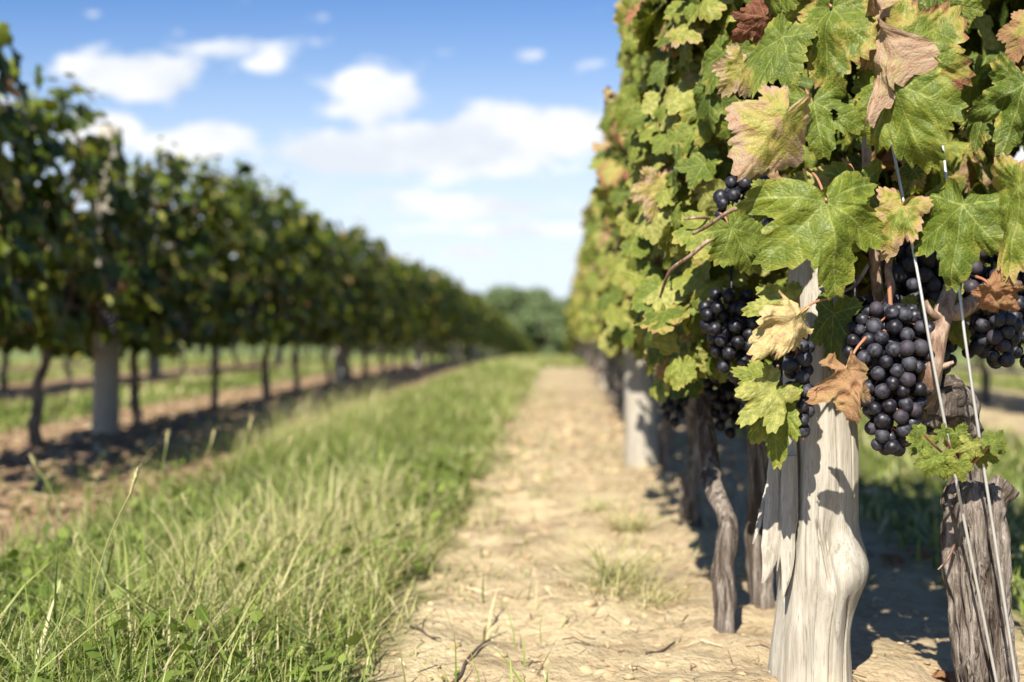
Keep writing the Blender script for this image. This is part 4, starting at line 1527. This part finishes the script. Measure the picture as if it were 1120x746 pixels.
# foxtail stalks with seed heads
def foxtail(px, py_top, d, tilt, H, head, label, grp='foxtail grass stalks above the grass strip'):
    p = at(px, 400, d)
    x, y = max(p.x, -.82 + .15 * math.sin(px)), d
    z = gz(x, y)
    o = empty('foxtail_stalk', (x, y, z))
    tag(o, label, 'grass stalk', grp)
    pts = [(0, 0, -.005), (tilt * H * .25, 0, H * .4), (tilt * H * .6, 0, H * .75), (tilt * H, 0, H)]
    link('stem', MB().add(*tube(pts, [.0011, .001, .0009, .0008], 6, sub=4), lr=np.tile([[.8, .74, .5]], (13 * 6 + 2, 1))).mesh('stem'), M_GRASS, o)
    mb = MB()
    dr_ = Vector((tilt, 0, 1)).normalized()
    top = Vector(pts[-1])
    hp = [top - dr_ * .004, top + dr_ * head * .15, top + dr_ * head * .55, top + dr_ * head * .9, top + dr_ * head]
    mb.add(*tube(hp, [.0009, .0019, .0022, .0015, .0005], 9, rough=.0009, seed=int(px), freq=400, sub=5))
    gg = np.random.default_rng(int(px * 7 + d * 31))
    for k_ in range(46):
        s = gg.uniform(.05, .95)
        a_ = gg.uniform(0, 6.28)
        b_ = top + dr_ * head * s
        e_ = b_ + Vector((math.cos(a_) * .0055, math.sin(a_) * .0055, .006))
        mb.add([b_ + Vector((.00035, 0, 0)), b_ - Vector((.00035, 0, 0)), e_], None, [(0, 1, 2)])
    link('seed_head', mb.mesh('seed_head'), M_SEED, o)


foxtail(85, 590, 1.25, .30, .20, .030, 'single tall foxtail stalk leaning right at the lower left, sharp and pale')
for k_, (px, d, H) in enumerate(((170, 2.0, .21), (205, 2.1, .20), (250, 2.2, .22), (30, 1.9, .19), (12, 1.75, .17), (75, 1.95, .17), (190, 1.8, .15), (285, 2.3, .17), (310, 2.5, .18), (340, 2.2, .14), (355, 2.8, .17),
                                 (240, 1.7, .14), (140, 1.6, .13), (300, 1.8, .13), (390, 2.7, .13), (60, 1.5, .11), (420, 3.4, .15), (270, 1.45, .10), (345, 1.6, .10), (110, 2.3, .2))):
    if px < 60 or k_ in (6, 19, 12):
        continue
    foxtail(px, 0, d, random.uniform(-.45, .45), H * .85, random.uniform(.012, .028), 'foxtail stalk with bristly seed head rising among the left grass')

# ------------------------------------------------------------------ soil litter
g_ = np.random.default_rng(17)
mb = MB()


def clods(n, x0, x1, y0, y1, s):
    x = g_.uniform(x0, x1, n)
    y = g_.uniform(y0, y1, n)
    r_ = s[0] * (s[1] / s[0]) ** (g_.uniform(0, 1, n) ** 2.2)
    B, Qb, Tb = sphere(8, 6)
    z = ground_z(x, y)
    c_ = np.stack([x, y, z], -1)
    sc = np.stack([g_.uniform(.7, 1.4, n), g_.uniform(.7, 1.4, n), g_.uniform(.35, .75, n)], -1) * r_[:, None]
    V = B[None] * sc[:, None]
    V = V * (1 + .45 * vnoise(B[None] * 1.6 + np.arange(n)[:, None, None] * 3.3, 2))[..., None] + c_[:, None]
    off = (np.arange(n) * len(B))[:, None, None]
    mb.add(V.reshape(-1, 3), (Qb[None] + off).reshape(-1, 4), (Tb[None] + off).reshape(-1, 3))


clods(1100, -.30, .70, .95, 2.6, (.0015, .009))
clods(1000, -.25, .75, 2.6, 6.0, (.005, .022))
clods(1800, -2.05, -.85, 2.2, 7.0, (.006, .026))
o = link('soil_clods', mb.mesh('soil_clods'), M_CLOD)
o['kind'] = 'stuff'
o['label'] = 'crumbs and clods of sandy soil'
mb = MB()


def straw(n, x0, x1, y0, y1, ln, w):
    x = g_.uniform(x0, x1, n)
    y = g_.uniform(y0, y1, n)
    az = g_.uniform(0, 6.28, n)
    L_ = g_.uniform(*ln, n)
    W_ = g_.uniform(*w, n)
    V = np.zeros((n, 6, 3))
    for k_, s in enumerate((0, .5, 1)):
        px_ = x + np.cos(az + s * .5) * L_ * s
        py_ = y + np.sin(az + s * .5) * L_ * s
        z = ground_z(px_, py_) + .003 + g_.uniform(0, .008, n) * (1 if k_ else .2)
        V[:, 2 * k_] = np.stack([px_ - np.sin(az) * W_, py_ + np.cos(az) * W_, z], -1)
        V[:, 2 * k_ + 1] = np.stack([px_ + np.sin(az) * W_, py_ - np.cos(az) * W_, z + .001], -1)
    Q = np.array([(0, 1, 3, 2), (2, 3, 5, 4)])[None] + (np.arange(n) * 6)[:, None, None]
    A = np.repeat(np.stack([np.ones(n), np.clip(g_.normal(.5, .3, n), 0, 1), g_.uniform(0, 1, n)], -1)[:, None], 6, 1)
    mb.add(V.reshape(-1, 3), Q.reshape(-1, 4), None, lr=A.reshape(-1, 3))


straw(1100, -.30, .75, .95, 3.0, (.008, .04), (.0003, .0009))
straw(1500, -.25, .75, 3.0, 7.0, (.02, .07), (.001, .004))
straw(1700, -2.0, -.85, 2.2, 7.0, (.02, .06), (.002, .010))
o = link('straw_litter', mb.mesh('straw_litter'), M_STRAW)
o['kind'] = 'stuff'
o['label'] = 'dry stalks and leaf scraps strewn on the soil'

# dry tuft on the bare soil
def tuft(px, py, d, n, h, label, green=.25, flat=1.0):
    p = at(px, py, d)
    x, y = p.x, d
    o = empty('dry_weed_tuft', (x, y, gz(x, y)))
    P = np.stack([g_.normal(0, .016, n), g_.normal(0, .016, n), np.zeros(n) - .003], -1)
    rn = np.where(g_.uniform(0, 1, n) < green, g_.uniform(.2, .5, n), g_.uniform(.78, 1, n))
    V, Q, T, A = blades(P, g_.uniform(h * .4, h, n), g_.uniform(.001, .0022, n), g_.normal(.7, .5, n) * flat, g_.uniform(0, 6.28, n), rn, g_.uniform(0, 1, n), g_.uniform(.1, .9, n))
    link('blades', MB().add(V, Q, T, lr=A).mesh('blades'), M_GRASS, o)
    return tag(o, label, 'weed', 'weed tufts on the bare soil')


tuft(678, 640, 1.66, 150, .085, 'straggly dry straw coloured weed tuft in the middle of the sandy soil', .3, 1.3)
tuft(668, 655, 1.60, 60, .06, 'flattened dry stalks beside the straggly tuft on the sandy soil', .0, 2.0)
tuft(690, 590, 2.05, 130, .07, 'grey dry weed tuft behind the straggly one on the sandy soil', .12, 1.6)
tuft(655, 560, 2.3, 80, .05, 'small grey dry tuft farther up the sandy soil', .1, 1.7)
tuft(715, 655, 1.58, 90, .06, 'flat straw coloured tuft just left of the thin crooked trunk', .05, 2.0)
tuft(590, 527, 2.5, 30, .03, 'small green weed sprig out on the sandy soil', .9)
tuft(545, 637, 1.7, 22, .022, 'tiny green weed nearest the grass edge on the sandy soil', .95)
tuft(930, 690, 1.7, 60, .045, 'green sprig behind the bleached post in its shade', .8)

# dark twigs on the soil
for lab, pts in (('dark crooked twig lying on the soil at the bottom centre', [(488, 752), (503, 738), (512, 728), (530, 712), (536, 703)]),
                 ('short dark twig near the grass edge', [(448, 688), (458, 697), (470, 702), (482, 708)]),
                 ('thin dark twig on the soil left of the crooked vine trunk', [(708, 722), (722, 712), (738, 704)])):
    P_ = []
    for px, py in pts:
        d = F * CH / (py - 357)
        p = at(px, py, d)
        P_.append((p.x, d, gz(p.x, d) + .003))
    o = link('twig', MB().add(*tube(local(P_, Vector(P_[0])), np.linspace(.0024, .0009, len(P_)), 8, rough=.001, seed=4, freq=90, sub=5)).mesh('twig'), M_TWIG, None, P_[0])
    tag(o, lab, 'twig', 'twigs lying on the sandy soil')

# fallen leaves near the right trunk
for lab, px, py, ag in (('reddish fallen leaf in the shade between post and right trunk', 1005, 612, .9), ('tan fallen leaf in the shade nearer the bleached post', 975, 615, .8),
                        ('brown fallen leaf at the foot of the right trunk', 1040, 742, .95)):
    d = F * CH / (py - 357)
    p = at(px, py, d)
    mb = MB()
    arr = lambda v: np.array([float(v)])
    add_leaves(mb, BASE_MID[0], np.array([[0, 0, .012]]), np.array([[.7, .5, .1]]), np.array([[0, -.35, 1.0]]), arr(.035), arr(ag), arr(.6), arr(.3), arr(1.2), arr(.8), arr(0), arr(.15), arr(.12))
    tag(link('fallen_leaf', mb.mesh('fallen_leaf'), M_LEAF, None, (p.x, d, gz(p.x, d))), lab, 'fallen leaf', 'fallen leaves under the right row')

# ------------------------------------------------------------------ distant trees
def tree_meshes(seed, H, Wd):
    g_ = np.random.default_rng(seed)
    mb = MB()
    tr_ = MB()
    tr_.add(*tube([(0, 0, -.3), (.1, 0, H * .2), (0, .1, H * .5), (.1, 0, H * .82)], [.28, .22, .14, .05], 8, sub=3))
    nl = 22
    cs = []
    for k_ in range(nl):
        a_ = g_.uniform(0, 6.28)
        zz_ = H * g_.uniform(.22, .95)
        rr = Wd * .5 * math.sqrt(max(.05, 1 - ((zz_ / H - .5) / .55) ** 2)) * g_.uniform(.2, .95)
        c_ = np.array([math.cos(a_) * rr, math.sin(a_) * rr, zz_])
        cs.append((c_, g_.uniform(.10, .19) * H))
        tr_.add(*tube([(0, 0, max(.15 * H, zz_ * .6)), tuple(c_)], [.08, .02], 5))
    for c_, r_ in cs:
        n = 260
        d_ = g_.normal(0, 1, (n, 3))
        d_ /= np.linalg.norm(d_, axis=1)[:, None]
        p = c_ + d_ * r_ * g_.uniform(.55, 1.1, (n, 1)) * np.array([1, 1, .8])
        s = g_.uniform(.16, .34, n)
        u = g_.normal(0, 1, (n, 3))
        u /= np.linalg.norm(u, axis=1)[:, None]
        v = np.cross(u, d_ + .6 * g_.normal(0, 1, (n, 3)))
        v /= np.linalg.norm(v, axis=1)[:, None] + 1e-9
        V = np.stack([p - u * s[:, None], p + v * s[:, None] * .6, p + u * s[:, None], p - v * s[:, None] * .6], 1)
        A = np.repeat(np.stack([np.ones(n), np.clip(g_.normal(.5, .22, n), 0, 1), g_.uniform(0, 1, n)], -1)[:, None], 4, 1)
        mb.add(V.reshape(-1, 3), np.arange(n * 4).reshape(-1, 4), None, lr=A.reshape(-1, 3))
    a, b = mb.mesh('crown'), tr_.mesh('trunk')
    a.materials.append(M_TREE)
    b.materials.append(M_TBARK)
    return a, b


TM = [tree_meshes(40 + k_, h_, w_) for k_, (h_, w_) in enumerate(((10.5, 8.5), (9.0, 8.0), (8.0, 8.5)))]
GT = 'distant trees beyond the end of the rows'
for k_, (px, d, kind, s, lab) in enumerate((
        (552, 118, 0, .74, 'tallest distant tree, its crown rising beside the end of the left row'), (578, 112, 0, .70, 'distant round tree in the middle of the gap between the rows'),
        (600, 120, 1, .74, 'distant tree with a lower crown right of the middle of the gap'), (622, 112, 1, .68, 'distant tree partly behind the end of the right row'),
        (535, 125, 1, .74, 'distant tree partly behind the end of the left row'), (566, 96, 2, .6, 'low bushy tree in front of the tall distant trees'), (592, 92, 2, .58, 'low bushy tree right of the other low one at the gap'),
        (505, 120, 2, .8, 'distant tree hidden behind the left row'), (650, 118, 2, .8, 'distant tree hidden behind the right row'), (470, 122, 0, .65, 'distant tree hidden behind the left row'), (690, 120, 1, .75, 'distant tree hidden behind the right row'))):
    x = (px - 617) / F * d
    o = empty('tree', (x, d, gz(x, d)))
    tag(o, lab, 'tree', GT)
    o.rotation_euler.z = k_ * 1.3
    o.scale = (s * 1.25, s * 1.25, s * 1.14)
    link('trunk', TM[kind][1], None, o)
    link('crown', TM[kind][0], None, o)
